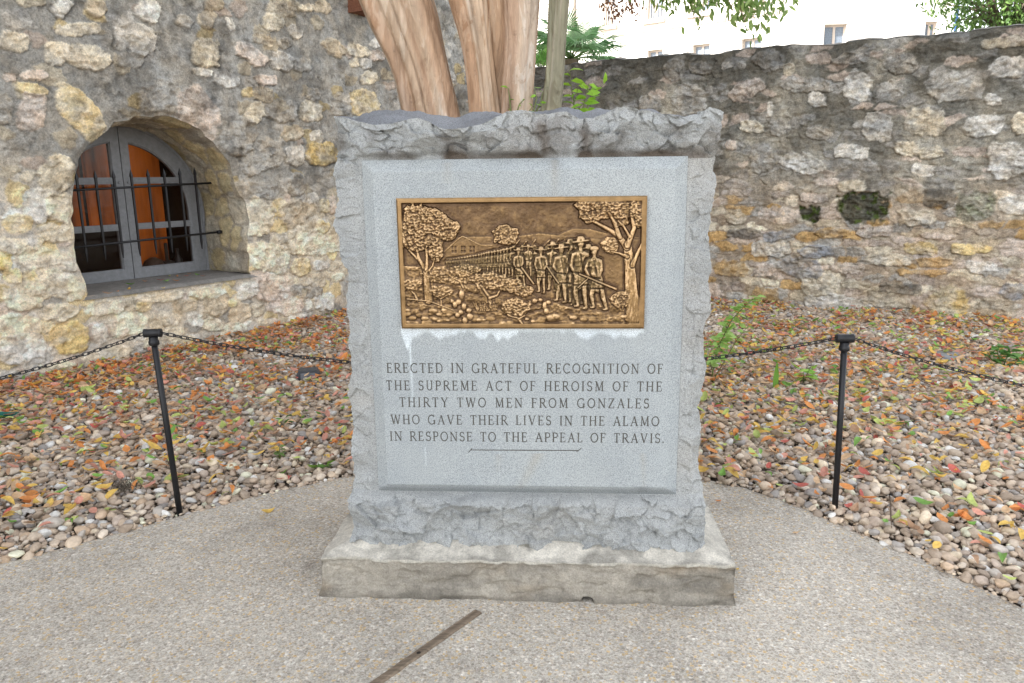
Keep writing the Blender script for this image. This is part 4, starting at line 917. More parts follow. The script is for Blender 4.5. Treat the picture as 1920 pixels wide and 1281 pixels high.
def ell(cx, cy, rx, ry, lift, over=True):
    global Hh
    m = np.clip(1-((X-cx)/rx)**2-((Y-cy)/ry)**2, 0, 1); Hh = np.where(m > 0, np.maximum(Hh, lift*.6+lift*.4*np.sqrt(m)), Hh)
# hills, gabled building, sloping ground
Hh = np.where(Y > np.interp(X, [940, 1090, 1230, 1330, 1450, 1560, 1800], [350, 330, 342, 300, 302, 330, 360]), np.maximum(Hh, 9+(rn-.5)*5), Hh)
Hh = np.where((Y > np.interp(X, [1200, 1330, 1540], [345, 352, 380])) & (X > 1180), np.maximum(Hh, 13+(rn-.5)*4), Hh)
bt = np.interp(X, [395, 450, 545, 600, 640, 680, 762], [470, 420, 340, 368, 392, 408, 410]); bm_ = (X > 395) & (X < 762) & (Y > bt) & (Y < 520)
Hh = np.where(bm_, 12+(rn-.5)*2, Hh); Hh = np.where(bm_ & (Y < bt+7), 17, Hh)
for wx_ in (484, 550, 614):
    k = (abs(X-wx_) < 17) & (abs(Y-442) < 24); Hh = np.where(k, 5+6*((abs(X-wx_) < 3) | (abs(Y-442) < 3)), Hh)
gl = np.interp(X, [82, 300, 600, 760, 860, 1000, 1080, 1300, 1846], [555, 565, 545, 590, 640, 740, 790, 860, 800])
Hh = np.where(Y > gl, np.maximum(Hh, 16+(fbm(X/40, Y/25, oct=5, seed=95)-.5)*16), Hh)
gr2 = np.interp(X, [1080, 1250, 1420, 1560, 1846], [780, 640, 600, 640, 640]); Hh = np.where((Y > gr2) & (X > 1000), np.maximum(Hh, 10+(fbm(X/50, Y/40, oct=4, seed=96)-.5)*9), Hh)
Hh = np.where(Y > np.minimum(gl, 900), Hh+LF*9*sstep(.35, .6, fbm(X/80, Y/45, oct=4, seed=140)), Hh)
# marching column, far to near
FM = np.zeros_like(Hh)
def man(hx, hy, fy, s, lean=0, back=True, stride=.5, hat=True, lift=34, fx=None):
    """one marcher, drawn on a sheet of its own and then laid over what is behind"""
    global Hh, FM
    keep = Hh; Hh = np.zeros_like(keep); r = np.random.default_rng(int(hx*7+hy)); j = lambda a: r.uniform(-a, a)
    fx = hx if fx is None else fx; u = (fy-hy)/7.2; sh = hy+1.25*u; hip = hy+3.7*u; hxp = hx+(fx-hx)*.45+j(.1)*u; kn = (hip+fy)/2
    S_ = lambda p, q, a, b, l: seg(p, q, a, b, l, False)
    for sg, fz in ((-1, .25), (1, 0)):
        kx = hxp+sg*(.34+stride*.30)*u+j(.12)*u; ex = fx+sg*stride*u+j(.1)*u; ey = fy-fz*u
        S_((hxp+sg*.30*u, hip-.1*u), (kx, kn), .44*u, .33*u, lift*(.86+.06*sg)); S_((kx, kn), (ex, ey-.1*u), .33*u, .20*u, lift*(.82+.06*sg)); ell(ex-.16*u, ey, .36*u, .15*u, lift*.85)
    S_((hx, sh+.3*u), (hxp, hip), .74*u, .62*u, lift); S_((hx-.46*u, sh+.08*u), (hx+.46*u, sh+j(.1)*u), .34*u, .34*u, lift); S_((hxp-.3*u, hip), (hxp+.3*u, hip), .42*u, .42*u, lift*.97)
    for sg in (-1, 1):
        el = (hx+sg*(.92+j(.1))*u, sh+(1.25+j(.15))*u); S_((hx+sg*.74*u, sh+.1*u), el, .27*u, .24*u, lift*.93); S_(el, (hx+sg*(.62+j(.25))*u, sh+(2.15+j(.2))*u), .23*u, .17*u, lift*.98)
    S_((hxp, hip-.2*u), ((hxp+fx)/2, hip+.75*u), .60*u, .74*u, lift*.96)
    S_((hx, hy+.6*u), (hx, sh), .26*u, .3*u, lift*.9); ell(hx, hy+.2*u, .38*u, .52*u, lift*1.04)
    if hat: tl = j(.10); S_((hx-.82*u, hy-(.05+tl)*u), (hx+.82*u, hy+(-.08+tl)*u), .15*u, .15*u, lift*1.2); S_((hx-.1*u, hy-.32*u), (hx+.1*u, hy-.32*u), .36*u, .36*u, lift*1.15)
    m = Hh > 0; FM = np.maximum(FM, boxblur(m.astype(float), 2)); fold = (fbm(X/(u*.55), Y/(u*1.1), oct=4, seed=int(hx) % 97, ridged=True)-.55)*lift*.42+(fbm(X/(u*.3), Y/(u*.3), oct=3, seed=int(hx) % 89)-.5)*lift*.2
    body = boxblur(np.where(m, Hh, 0), max(1, int(u/22))); me = boxblur(m.astype(float), 2)
    halo = (boxblur(m.astype(float), 4) > .02) & ~m
    bl = np.exp(-((Y-(hip-.35*u)-(X-hx)*.12)/(.09*u))**2)*.30+np.exp(-((X-hx-(Y-sh)*.18)/(.10*u))**2)*((Y > sh) & (Y < hip))*.22+np.exp(-((Y-(hip+.95*u))/(.08*u))**2)*.35+np.exp(-((X-fx)/(.10*u))**2)*(Y > hip+.9*u)*.35
    Hh = np.where(m, (body*.40+Hh*.60)*(1-bl)+fold*np.clip(me*1.4-.4, 0, 1), np.where(halo, keep*.72, keep))
for i, (x, y) in enumerate([(430,515),(446,513),(462,512),(481,510),(500,508),(520,505),(540,503),(560,500),(580,497),(600,494),(620,491),(640,488),(660,485),(680,480),(700,476),(718,472),(735,468),(755,465),(775,462),(798,459),(820,456),(842,450),(866,444),(892,440)]):
    man(x, y, y+60+i*6.4, 1, lift=18+i*.45, stride=.35)
for a in [((920,420),(952,376)),((970,425),(1003,388)),((1040,415),(1067,376)),((1118,430),(1168,380)),((1212,402),(1232,372)),((1250,412),(1278,378))]: seg(*a, 5, 5, 26)
man(912, 432, 640, 1, lift=27); man(975, 428, 640, 1, lift=27); man(1060, 432, 690, 1, lift=27); man(1275, 425, 800, 1, lift=28); man(1350, 415, 840, 1, lift=30); man(1440, 440, 850, 1, lift=31); man(1015, 425, 640, 1, lift=27); man(1150, 440, 700, 1, lift=27); man(1190, 415, 745, 1, lift=28); man(1315, 408, 845, 1, lift=30, fx=1312)
man(945, 450, 720, 1, lift=34, fx=975); seg((970, 575), (1052, 690), 9, 9, 42)
man(1105, 448, 758, 1, lift=34, fx=1112); man(1250, 436, 825, 1, lift=36, fx=1252); seg((1150, 570), (1232, 690), 7, 7, 40)
man(1386, 392, 872, 1, lift=38, fx=1396, stride=.42); man(1483, 448, 880, 1, lift=42, hat=False, fx=1525, stride=.75); ell(1483, 440, 34, 22, 46)
seg((1380, 620), (1640, 730), 8, 11, 50); seg((1440, 655), (1368, 722), 6, 6, 44)
# trees, bushes, cactus, boulders
def crown(lst, lift, k=0):
    for i, (cx, cy, rx, ry) in enumerate(lst): put(blobmask(cx, cy, rx, ry, .3, k+i*3.1), lift*.55, tex=LF*lift*.95-2+(rn-.5)*10)
crown([(230,230,120,110),(165,320,95,95),(350,250,115,95),(440,290,90,75),(300,345,120,85),(200,400,90,60),(352,455,60,75),(440,340,70,40),(300,190,80,60)], 30)
pline([(288,810),(278,690),(272,590)], 30, 19, 34); pline([(272,600),(232,520),(160,445)], 16, 9, 32); pline([(270,580),(228,500),(214,440)], 15, 9, 30); pline([(280,590),(288,500),(284,430)], 15, 10, 32); pline([(282,610),(325,560),(340,510)], 10, 6, 28)
crown([(1450,185,80,75),(1550,150,110,80),(1680,160,110,75),(1785,165,60,75),(1420,130,70,50),(1480,225,50,35),(1660,240,60,55),(1780,240,45,60)], 30, 9); crown([(1598,415,62,62)], 26, 31)
pline([(1775,940),(1768,860),(1752,780),(1746,700),(1738,600),(1728,510),(1715,420)], 58, 30, 40); pline([(1712,430),(1650,350),(1590,310),(1480,250)], 24, 12, 38); pline([(1660,360),(1625,260),(1575,180)], 18, 10, 36); pline([(1715,420),(1760,300),(1735,200)], 22, 11, 38); pline([(1730,360),(1690,290),(1650,250)], 12, 8, 36); pline([(1755,560),(1790,470),(1815,410)], 18, 10, 36); pline([(1715,500),(1660,475),(1600,462)], 14, 6, 34)
crown([(855,335,90,70),(880,380,65,40)], 26, 40)
crown([(385,625,150,55),(560,590,110,45),(520,640,90,60)], 20, 50); crown([(740,670,130,70),(880,700,120,55),(980,745,80,45)], 27, 60)
pline([(740,860),(732,790),(672,700)], 15, 9, 36); pline([(732,795),(790,775),(805,745)], 13, 8, 36); pline([(545,720),(520,670),(480,650)], 9, 6, 30)
crown([(180,690,62,45),(385,745,85,48)], 24, 70); pline([(205,810),(190,770),(160,735)], 11, 7, 32); pline([(380,850),(378,800),(345,780)], 9, 6, 30); pline([(378,800),(430,770)], 8, 5, 30)
crown([(925,865,112,72),(1670,810,70,60)], 30, 80); pline([(965,980),(935,940),(885,930)], 10, 6, 38); pline([(940,950),(985,925)], 8, 6, 38)
for c in [(530,768,22,34),(506,822,22,22),(545,856,20,27),(580,885,22,20),(480,842,19,26),(460,815,16,17),(497,918,21,21),(586,930,26,26),(550,958,22,26),(520,898,20,20),(1060,815,22,20),(1100,808,18,16),(1130,850,18,30),(1158,826,20,18),(1142,890,20,24)]: ell(*c, 44)
rr_ = np.random.default_rng(5)
for i in range(70):
    x = rr_.uniform(125, 470) if i < 34 else rr_.uniform(600, 1800); y = rr_.uniform(860, 980) if i < 34 else rr_.uniform(925, 985); a = rr_.uniform(14, 34); ell(x, y, a*1.2, a*.75, rr_.uniform(24, 36))
for i in range(40):
    x = rr_.uniform(640, 790); seg((x, 890), (x+rr_.uniform(-40, 40), rr_.uniform(810, 850)), 4, 1.5, 26)
for i in range(30):
    x = rr_.uniform(1640, 1740); seg((1690, 880), (x, rr_.uniform(740, 800)), 5, 2, 30)
pline([(130,800),(290,815),(470,885)], 6, 5, 30)
Hh += (fbm(X/14, Y/14, oct=3, seed=97)-.5)*4
fr_ = np.minimum(np.minimum(X-82, 1846-X), np.minimum(Y-75, 1020-Y)); isf = fr_ < 36
Hh = np.where(isf, 36-10*sstep(10, 0, fr_), Hh)
Hh = boxblur(Hh, 1)
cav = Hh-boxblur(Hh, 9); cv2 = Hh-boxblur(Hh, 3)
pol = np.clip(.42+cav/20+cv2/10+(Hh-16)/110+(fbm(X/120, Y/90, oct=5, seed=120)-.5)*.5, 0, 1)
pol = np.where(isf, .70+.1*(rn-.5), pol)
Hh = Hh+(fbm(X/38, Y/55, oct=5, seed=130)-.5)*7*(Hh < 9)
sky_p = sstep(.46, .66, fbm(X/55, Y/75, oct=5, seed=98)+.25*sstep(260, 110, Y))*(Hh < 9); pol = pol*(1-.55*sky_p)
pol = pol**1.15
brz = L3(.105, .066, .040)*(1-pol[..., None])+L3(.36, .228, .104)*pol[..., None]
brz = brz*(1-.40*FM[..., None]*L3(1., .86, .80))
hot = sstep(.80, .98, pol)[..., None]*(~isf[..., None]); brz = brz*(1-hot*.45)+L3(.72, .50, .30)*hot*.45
U = QU0+(X-82)/1764*(QU1-QU0); Zq = QZ1-(Y-75)/945*(QZ1-QZ0)
MMH = .00030
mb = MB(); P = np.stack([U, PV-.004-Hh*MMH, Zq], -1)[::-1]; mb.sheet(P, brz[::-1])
# plate edges back to the stone
for sl in ((slice(None), 0, False), (slice(None), -1, True), (0, slice(None), True), (-1, slice(None), False)):
    e0 = P[sl[0], sl[1]]; e1 = e0.copy(); e1[:, 1] = PV+.003; mb.sheet(np.stack([e0, e1], 0), (.30, .17, .06), flip=sl[2])
mb.build('bronze_relief', MBRZ, mon)
# ------------------------------------------------------------------ joint board in the pavement
j0, j1 = gnd(896, 1145, .012), gnd(640, 1324, .012); d = (j1-j0); Lj = np.linalg.norm(d); d /= Lj; axj = np.array([d, [-d[1], d[0], 0], [0, 0, 1]])
mb = MB(); a, b = np.meshgrid(np.linspace(0, Lj, 220), np.linspace(-.017, .017, 14))
zz = .004*(fbm(a*3, b*160, oct=3, seed=4)-.5)+.001-.006*sstep(.013, .017, abs(b)); bb = b+.004*(vn(a*25, b*0, seed=3)-.5)*(abs(b) > .012)
cb = L3(.215, .165, .12)*(.62+.8*fbm(a*3, b*220, oct=3, seed=6))[..., None]; kn = np.hypot((a-.30), (b-.003)*1.)<.007; cb[kn] = (.03, .025, .02)
mb.sheet(np.stack([a, bb, zz], -1)@axj, cb); mb.box((0, -.0165, -.03), (Lj, .0165, -.006), axj, (0, 0, 0), (.06, .045, .03))
mb.build('joint_board', MWOOD, None, (0, 0, 0), True, 'weathered wooden expansion joint board set in the pavement before the monument', 'board').location = j0
# ------------------------------------------------------------------ chain posts and chains
def post(bx, by, tx, ty, ang, lab):
    b = gnd(bx, by, 0); t = atY(tx, ty, b[1]); r = thing('chain_post', lab, 'post', b, 0, 'black posts holding the chain'); t = t-b
    mb = MB(); mb.tube([(0, 0, -.05), t*.5, t-[0, 0, .02]], [.0132]*3, 16); mb.build('pole', MBLK, r)
    mb = MB(); mb.tube([t+[0, 0, -.047], t+[0, 0, -.043], t+[0, 0, -.028], t+[0, 0, -.024], t+[0, 0, -.010]], [.018, .0225, .0225, .0195, .0195], 18); mb.build('collar', MBLK, r)
    c = t+[0, 0, .008]; dx = np.array([math.cos(ang), math.sin(ang), 0])
    q = [(-.0372, .0), (-.0366, .0195), (-.033, .0190), (-.026, .0190), (-.0245, .0180), (.0245, .0180), (.026, .0190), (.036, .0190), (.0366, .0172), (.0372, .0)]
    mb = MB(); mb.tube([c+dx*a for a, _ in q], [max(x, .0005) for _, x in q], 20, cap=False); mb.build('tee_fitting', MBLK, r)
    return b+c, dx
pl, dlx = post(338, 965, 287, 628, .10, 'thin black pipe post left of the monument, leaning out at the top')
pr, drx = post(1565, 965, 1584, 638, -.05, 'thin black pipe post right of the monument, standing nearly upright')
def link_mesh():
    a, h = .0056, .0095; pts = [(h+a*math.cos(t), a*math.sin(t)) for t in np.linspace(-np.pi/2, np.pi/2, 7)]+[(-h+a*math.cos(t), a*math.sin(t)) for t in np.linspace(np.pi/2, 3*np.pi/2, 7)]
    mb = MB(); mb.tube([(x, y, 0) for x, y in pts], .0019, 6, closed=True); o = mb.build('chain_link', MBLK, None); me = o.data; bpy.data.objects.remove(o); return me
LINK = link_mesh()
def chain(a, b, sag, lab, pitch=.0232):
    t = np.linspace(0, 1, 400); P = a+(b-a)*t[:, None]; P[:, 2] -= sag*4*t*(1-t)
    s = np.r_[0, np.cumsum(np.linalg.norm(np.diff(P, axis=0), axis=1))]; n = min(100, int(s[-1]/pitch)); pitch = s[-1]/n; k = pitch/.0232
    r = thing('chain', lab, 'chain', a, 0, 'black chain runs between the posts')
    for i in range(n):
        q = np.array([np.interp((i+.5)*pitch, s, P[:, c]) for c in range(3)]); q2 = np.array([np.interp((i+.5)*pitch+.01, s, P[:, c]) for c in range(3)])
        d = Vector(q2-q).normalized(); o = bpy.data.objects.new('chain_link', LINK); COL.objects.link(o); o.parent = r; o.location = q-a
        R = d.to_track_quat('X', 'Z').to_matrix()@Matrix.Rotation((math.pi/4 if i % 2 else -math.pi/4)+random.uniform(-.2, .2), 3, 'X')
        o.rotation_euler = R.to_euler(); o.scale = (k, 1.12*k**.5, 1.12*k**.5)
chain(pl+dlx*.034, pr-drx*.034, .155, 'black chain sagging from post to post behind the monument')
chain(pl-dlx*.034, np.array([-2.95, 2.05, .80]), .10, 'black chain running left from the left post out of the picture')
chain(pr+drx*.034, np.array([2.75, 1.95, .80]), .10, 'black chain running right from the right post out of the picture')
# ------------------------------------------------------------------ arched window and its iron grille
WO = LA+LD*1.54-LN*WD
win = thing('arched_window', 'grey wooden arched window with two glazed leaves, deep in the rubble wall', 'window', WO+[0, 0, .60])
wx = np.array([LD, -LN, [0, 0, 1]])
def W3(s, d, z): return np.stack(np.broadcast_arrays(np.asarray(s, float)-1.54, np.asarray(d, float), np.asarray(z, float)-.60), -1)@wx
def ring(outer, inner, d0, d1, bev=.010):
    """frame between two open-ended closed loops of equal length, front at depth d0"""
    outer, inner = np.array(outer), np.array(inner); mb = MB()
    mid = inner+(outer-inner)*.12
    rows = [(outer, d1), (outer, d0), (mid, d0), (inner, d0+bev*1.6), (inner, d1), (outer, d1)]
    P = np.stack([W3(np.r_[a[:, 0], a[:1, 0]], d, np.r_[a[:, 1], a[:1, 1]]) for a, d in rows], 0); mb.sheet(P, (.2, .2, .2)); return mb
def leafpath(sg, s0, r, zb, n=22):
    """bottom centre -> bottom outer -> spring -> arc -> top centre; sg = +1 right leaf, -1 left leaf"""
    c = 1.205; a1 = math.acos(min(1, s0/r))
    P = [np.linspace((s0, zb), (r, zb), 8)[:-1], np.linspace((r, zb), (r, c), 10)[:-1], np.array([(r*math.cos(a), c+r*math.sin(a)) for a in np.linspace(0, a1, n)]), np.linspace((s0, c+r*math.sin(a1)), (s0, zb), 14)[1:-1]]
    P = np.vstack(P); P[:, 0] = 1.54+.015*0+sg*P[:, 0]; return P
ring(winarch(120, .035), winarch(120, -.008), -.012, .09).build('outer_frame', MGRYW, win)
for sg in (1, -1):
    o = leafpath(sg, .004, .792, .603); i = leafpath(sg, .095, .652, .705)
    cs = ring(o, i, .0, .05).build('casement', MGRYW, win, smooth=False)
    for za, zb in ((1.062, 1.120), (1.486, 1.546)):
        rr_ = .655 if za < 1.3 else math.sqrt(max(.1, .652**2-(za-1.205)**2))
        mb = MB(); lo, hi = sorted((sg*.0955, sg*rr_)); mb.box((lo, .006, za-.60), (hi, .046, zb-.60), wx); mb.box((lo, -.001, za-.585), (hi, .0055, zb-.615), wx); mb.build('muntin', MGRYW, cs, smooth=False)
    g = leafpath(sg, .094, .654, .703); c = g.mean(0)
    V = np.vstack([W3(g[:, 0], .030, g[:, 1]), W3(c[0], .030, c[1])[None]]); n_ = len(g)
    mb = MB(); mb.add(V, T=[[n_, k, (k+1) % n_] for k in range(n_)]); mb.build('glass_pane', MGLASS, cs, smooth=False)
    mb = MB(); q = W3(1.54+sg*.045, -.002, 1.50); mb.tube([q, q-wx[1]*.006], [.012, .010], 12); mb.build('catch', MGRYW, cs)
# the room behind the glass: dark box with a self-glowing orange wooden cabinet at its back
mb = MB()
for lo, hi in (((-.98, .095, -.05), (-.94, 1.25, 1.6)), ((.94, .095, -.05), (.98, 1.25, 1.6)), ((-.939, .095, 1.55), (.939, 1.25, 1.6)), ((-.939, .095, -.05), (.939, 1.25, -.01)), ((-.939, 1.2, -.009), (.939, 1.25, 1.549))): mb.box(lo, hi, wx)
mb.build('dark_niche', MDARK, win, smooth=False)
CABO = WO+[0, 0, .60]
mb = MB()
for lo, hi in (((-.86, .75, .02), (-.45, .80, 1.45)), ((-.40, .78, .45), (.02, .82, 1.45)), ((.06, .75, .42), (.48, .80, 1.45)), ((.52, .76, .02), (.86, .80, 1.40))): mb.box(lo, hi, wx)
mb.build('cabinet', MGLOW, None, (0, 0, 0), False, 'orange wooden cabinet with an added glow inside, seen through the arched window panes', 'cabinet').location = CABO
def inner_thing(s, d, prof, name, lab, cat, col):
    mb = MB(); mb.tube([W3(s, d, .592+h)*1. for h, _ in prof], [r_ for _, r_ in prof], 18, col=col); o = mb.build(name, m_in, None, (0, 0, 0), True, lab, cat); o.location = CABO
m_in = m_col('old_display_ware', .35, 30, .8, 1.2, .1, .002, .5)
inner_thing(1.88, .22, [(0, .10), (.02, .115), (.08, .11), (.14, .08), (.17, .03), (.175, .001)], 'clay_bowl', 'rounded dark bowl upside down on the inner ledge behind the right pane', 'bowl', (.11, .075, .06))
inner_thing(2.02, .20, [(0, .065), (.12, .065), (.125, .055), (.13, .018), (.30, .018), (.31, .001)], 'oil_lamp', 'dark squat oil lamp with a tall neck behind the right pane', 'lamp', (.06, .05, .045))
inner_thing(2.14, .20, [(0, .045), (.13, .045), (.17, .018), (.24, .016), (.245, .001)], 'bottle', 'dark bottle in the right corner behind the lower pane', 'bottle', (.04, .032, .03))
inner_thing(1.70, .22, [(0, .05), (.10, .055), (.16, .04), (.17, .001)], 'jar', 'small pale jar beside the meeting stile behind the right pane', 'jar', (.22, .19, .16))
# grille
GD = .385; gx_ = LA+LD*1.54-LN*GD
gr = thing('window_grille', 'black wrought iron grille of pointed bars fixed across the arched window recess', 'grille', gx_+[0, 0, .9])
def G3(s, d, z): return (np.array([s-1.54, d, z-.9])@wx)
for i in range(9):
    s = .812+.1615*i; zt = 1.575+.005*i; mb = MB(); z0_ = .845+.003*i
    def sq(z, w): return [G3(s+a*w, b*w, z) for a, b in ((-1, -1), (1, -1), (1, 1), (-1, 1))]
    rows = [sq(z0_-.02, .003), sq(z0_+.05, .008), sq(zt-.05, .009), sq(zt-.045, .0115), sq(zt-.03, .0105), sq(zt+.02, .0008)]
    P = np.array([r_+[r_[0]] for r_ in rows]); mb.sheet(P); mb.build('picket', MBLK, gr, smooth=False)
for za, zb in ((1.432, 1.488), (.958, 1.003)):
    mb = MB(); a, b = G3(.66, -.012, za), G3(2.335, -.012, zb); mb.tube([a, (a+b)/2, b], [.0105]*3, 10); mb.tube([b-(b-a)*.028, b-(b-a)*.004], [.019, .019], 12); mb.build('rail', MBLK, gr)
# ------------------------------------------------------------------ crepe myrtle: three trunks behind the monument
TY = 3.95
tree = thing('crepe_myrtle_tree', 'smooth barked multi trunk tree rising right behind the granite monument', 'tree', (0, TY, 0))
TO = np.array([0, TY, 0])
def trunk(rows, Yo, base, top, col, seed, lobes=3, amp=.16, redk=.34):
    """rows: (pixel y, left x, right x) outlines at depth Y; base = (x, y, r) on the ground; top = [(x, y, z, r), ...]"""
    pts = []
    for y, xl, xr in rows:
        a, b = atY(xl, y, TY+Yo), atY(xr, y, TY+Yo); pts.append(((a[0]+b[0])/2, TY+Yo, a[2], abs(b[0]-a[0])/2))
    pts = sorted(pts, key=lambda p: p[2]); lo = pts[0]
    full = [(base[0], base[1], -.1, base[2]*1.25), (base[0]*.75+lo[0]*.25, base[1]*.7+lo[1]*.3, .45, base[2])]+pts+list(top)
    full = np.array(full); z = np.linspace(full[0, 2], full[-1, 2], 190); A = np.stack([np.interp(z, full[:, 2], full[:, k]) for k in range(4)], 1)
    k = np.ones(9)/9
    for c in (0, 1, 3): A[4:-4, c] = np.convolve(A[:, c], k, 'valid')
    th = np.linspace(0, 2*np.pi, 97); TT, ZZ = np.meshgrid(th, z)
    f = (vn(np.cos(TT)*lobes*.8+seed, np.sin(TT)*lobes*.8, ZZ*.5, seed=seed)-.5)*amp*2-amp*.55*sstep(.72, 1., 1-abs(2*vn(np.cos(TT)*lobes*.6+seed, np.sin(TT)*lobes*.6+4, ZZ*.30, seed=seed+7)-1))+(vn(np.cos(TT)*3+seed, np.sin(TT)*3, ZZ*1.2, seed=seed+1)-.5)*amp*.5
    f = f*(.25+.75*np.abs(np.sin(TT)))            # keep the traced outline at the two sides
    R = A[:, 3][:, None]*(1+f)
    P = np.stack([A[:, 0][:, None]+R*np.cos(TT), A[:, 1][:, None]+R*.92*np.sin(TT), ZZ], -1)-TO
    cc = np.array(col)*(.72+.56*fbm(TT*1.2+np.sin(TT), ZZ*.9, oct=4, seed=seed+3))[..., None]
    gry = sstep(.5, .68, fbm(TT*1.7, ZZ*.8, oct=4, seed=seed+4))[..., None]; cc = cc*(1-.55*gry)+L3(.42, .37, .32)*.55*gry
    red = sstep(.46, .60, fbm(TT*2.1, ZZ*.5, oct=3, seed=seed+5))[..., None]; cc = cc*(1-redk*red)+L3(.34, .17, .085)*redk*red
    mb = MB(); mb.sheet(P, cc); return mb
m = trunk([(0,676,815),(28,684,820),(50,692,824),(81,710,830),(106,726,834),(125,734,840),(156,743,846),(200,752,857),(209,755,862)], 0, (-.20, TY, .18), [(-.98, 4.1, 3.3, .17), (-1.5, 4.2, 4.3, .11), (-1.8, 4.2, 5.2, .05)], (.44, .335, .245), 3, 5, .26)
m.build('trunk', MBARK, tree)
m = trunk([(0,836,916),(25,845,916),(53,857,917),(94,868,922),(140,873,926),(206,880,936)], -.06, (-.08, TY, .12), [(-.34, 3.9, 3.1, .085), (-.55, 3.7, 4.2, .06), (-.7, 3.6, 5.2, .03)], (.42, .30, .205), 8, 4, .26)
m.add(*[trunk([(0,868,990),(53,880,988),(94,886,985),(140,890,982),(206,896,976)], .07, (-.05, TY+.05, .10), [(-.08, 4.1, 3.1, .09), (-.1, 4.4, 4.2, .06), (-.1, 4.6, 5.3, .03)], (.36, .27, .19), 14, 3, .2).V[0]], Q=trunk([(0,868,990),(206,896,976)], .07, (-.05, TY, .1), [(-.08, 4.1, 5.3, .09)], (.36, .27, .19), 14).Q[0], col=(.36, .245, .16))
q2 = trunk([(0,936,1011),(25,938,1009),(53,940,1007),(94,940,1004),(140,938,1001),(206,934,996)], -.02, (.0, TY, .10), [(.14, 3.95, 3.1, .075), (.3, 4.0, 4.2, .055), (.4, 4.1, 5.2, .03)], (.46, .36, .275), 21, 4, .24)
m.add(q2.V[0], Q=q2.Q[0], col=q2.Cc[0]); m.build('trunk', MBARK, tree)
m = trunk([(0,1027,1068),(56,1027,1063),(100,1025,1060),(125,1023,1059),(156,1022,1058),(194,1016,1055),(212,1010,1050)], .02, (.04, TY, .08), [(.32, 3.97, 3.1, .058), (.42, 4.0, 4.0, .045), (.6, 4.1, 5.0, .02)], (.25, .255, .185), 33, 3, .14, .06)
m.build('trunk', MBARK, tree)
def leaves(mb, P, Dv, L, W, col, r, droop=.25):
    """many folded leaf blades at points P pointing along Dv"""
    n = len(P); Dv = Dv/np.linalg.norm(Dv, axis=1)[:, None]; up = r.normal(size=(n, 3))*.6+[0, 0, 1.]
    sd_ = np.cross(Dv, up); sd_ /= np.linalg.norm(sd_, axis=1)[:, None]+1e-9; nn = np.cross(sd_, Dv)
    L = np.broadcast_to(L, (n,))[:, None]; W = np.broadcast_to(W, (n,))[:, None]
    a = P; b = P+Dv*L*.38-nn*L*.03; c = P+Dv*L*.75-nn*L*droop*.5; e = P+Dv*L-nn*L*droop
    l1, r1 = b+sd_*W*.5+nn*W*.18, b-sd_*W*.5+nn*W*.18; l2, r2 = c+sd_*W*.36+nn*W*.12, c-sd_*W*.36+nn*W*.12
    V = np.stack([a, b, c, e, l1, r1, l2, r2], 1).reshape(-1, 3)
    T = np.array([[0, 4, 1], [0, 1, 5], [2, 6, 3], [2, 3, 7]]); Qd = np.array([[1, 4, 6, 2], [1, 2, 7, 5]])
    o = (np.arange(n)*8)[:, None, None]; mb.add(V, Q=(Qd[None]+o).reshape(-1, 4), T=(T[None]+o).reshape(-1, 3), col=np.repeat(np.broadcast_to(col, (n, 3)), 8, 0))
rL = np.random.default_rng(31)
def gcol(n, r, a=(.12, .21, .05), b=(.28, .38, .12)): t = r.random((n, 1)); return np.array(a)*(1-t)+np.array(b)*t
tw, fo, seedm = MB(), MB(), MB()
def spray(p0, p1, sag, n, L, spread, tipcol=None, k=0):
    t = np.linspace(0, 1, 12)[:, None]; p0, p1 = np.array(p0), np.array(p1); P = p0+(p1-p0)*t; P[:, 2] += sag*4*(t*(1-t))[:, 0]
    tw.tube(P-TO, np.linspace(.006, .0015, 12), 6, col=(.20, .13, .08))
    u = rL.random(n)**.8; q = np.stack([np.interp(u, t[:, 0], P[:, c]) for c in range(3)], 1)+rL.normal(size=(n, 3))*spread
    dv = (p1-p0)/np.linalg.norm(p1-p0)*.7+rL.normal(size=(n, 3))*.65+[0, 0, -.25]
    leaves(fo, q-TO, dv, rL.uniform(.7, 1.15, n)*L, rL.uniform(.3, .46, n)*L, gcol(n, rL), rL)
TS = [(1200,-70,1262,14),(1235,-80,1300,22),(1270,-80,1318,30),(1300,-90,1345,14),(1320,-80,1378,28),(1345,-80,1398,44),(1370,-80,1420,52),(1395,-80,1440,26),(1420,-80,1465,22),(1250,-90,1330,4),(1390,-90,1474,8),(1290,-95,1362,2),(1360,-95,1412,32)]
for x0, y0, x1, y1 in TS:
    Yd = TY+.15+rL.uniform(-.25, .35); a, b = atY(x0, y0, Yd), atY(x1, y1, Yd+rL.uniform(-.15, .15)); spray(a, b, .02, 70, .050, .034)
for x0, y0, x1, y1 in [(1180,-60,1206,-4),(1190,-60,1245,4)]: spray(atY(x0, y0, TY), atY(x1, y1, TY), .02, 20, .05, .03)
# dry seed heads hanging at the top of the picture
for cx, cy, n in [(1140, 5, 60), (1158, 22, 80), (1180, 10, 70), (1192, 18, 40), (1148, -8, 60), (1172, -12, 60)]:
    c = atY(cx, cy, TY+.1); p = c+rL.normal(size=(n, 3))*[.024, .03, .022]; dv = rL.normal(size=(n, 3))+[0, 0, -1.2]
    seedm = MB(); leaves(seedm, p-TO, dv, rL.uniform(.012, .026, n), rL.uniform(.007, .012, n), np.array((.17, .085, .045))*rL.uniform(.6, 1.5, (n, 1)), rL); seedm.build('seed_cluster', MTWIG, tree)
    q = c+[.0, 0, .22]; tw.tube([q-TO, c-TO], [.004, .002], 6, col=(.18, .11, .07))
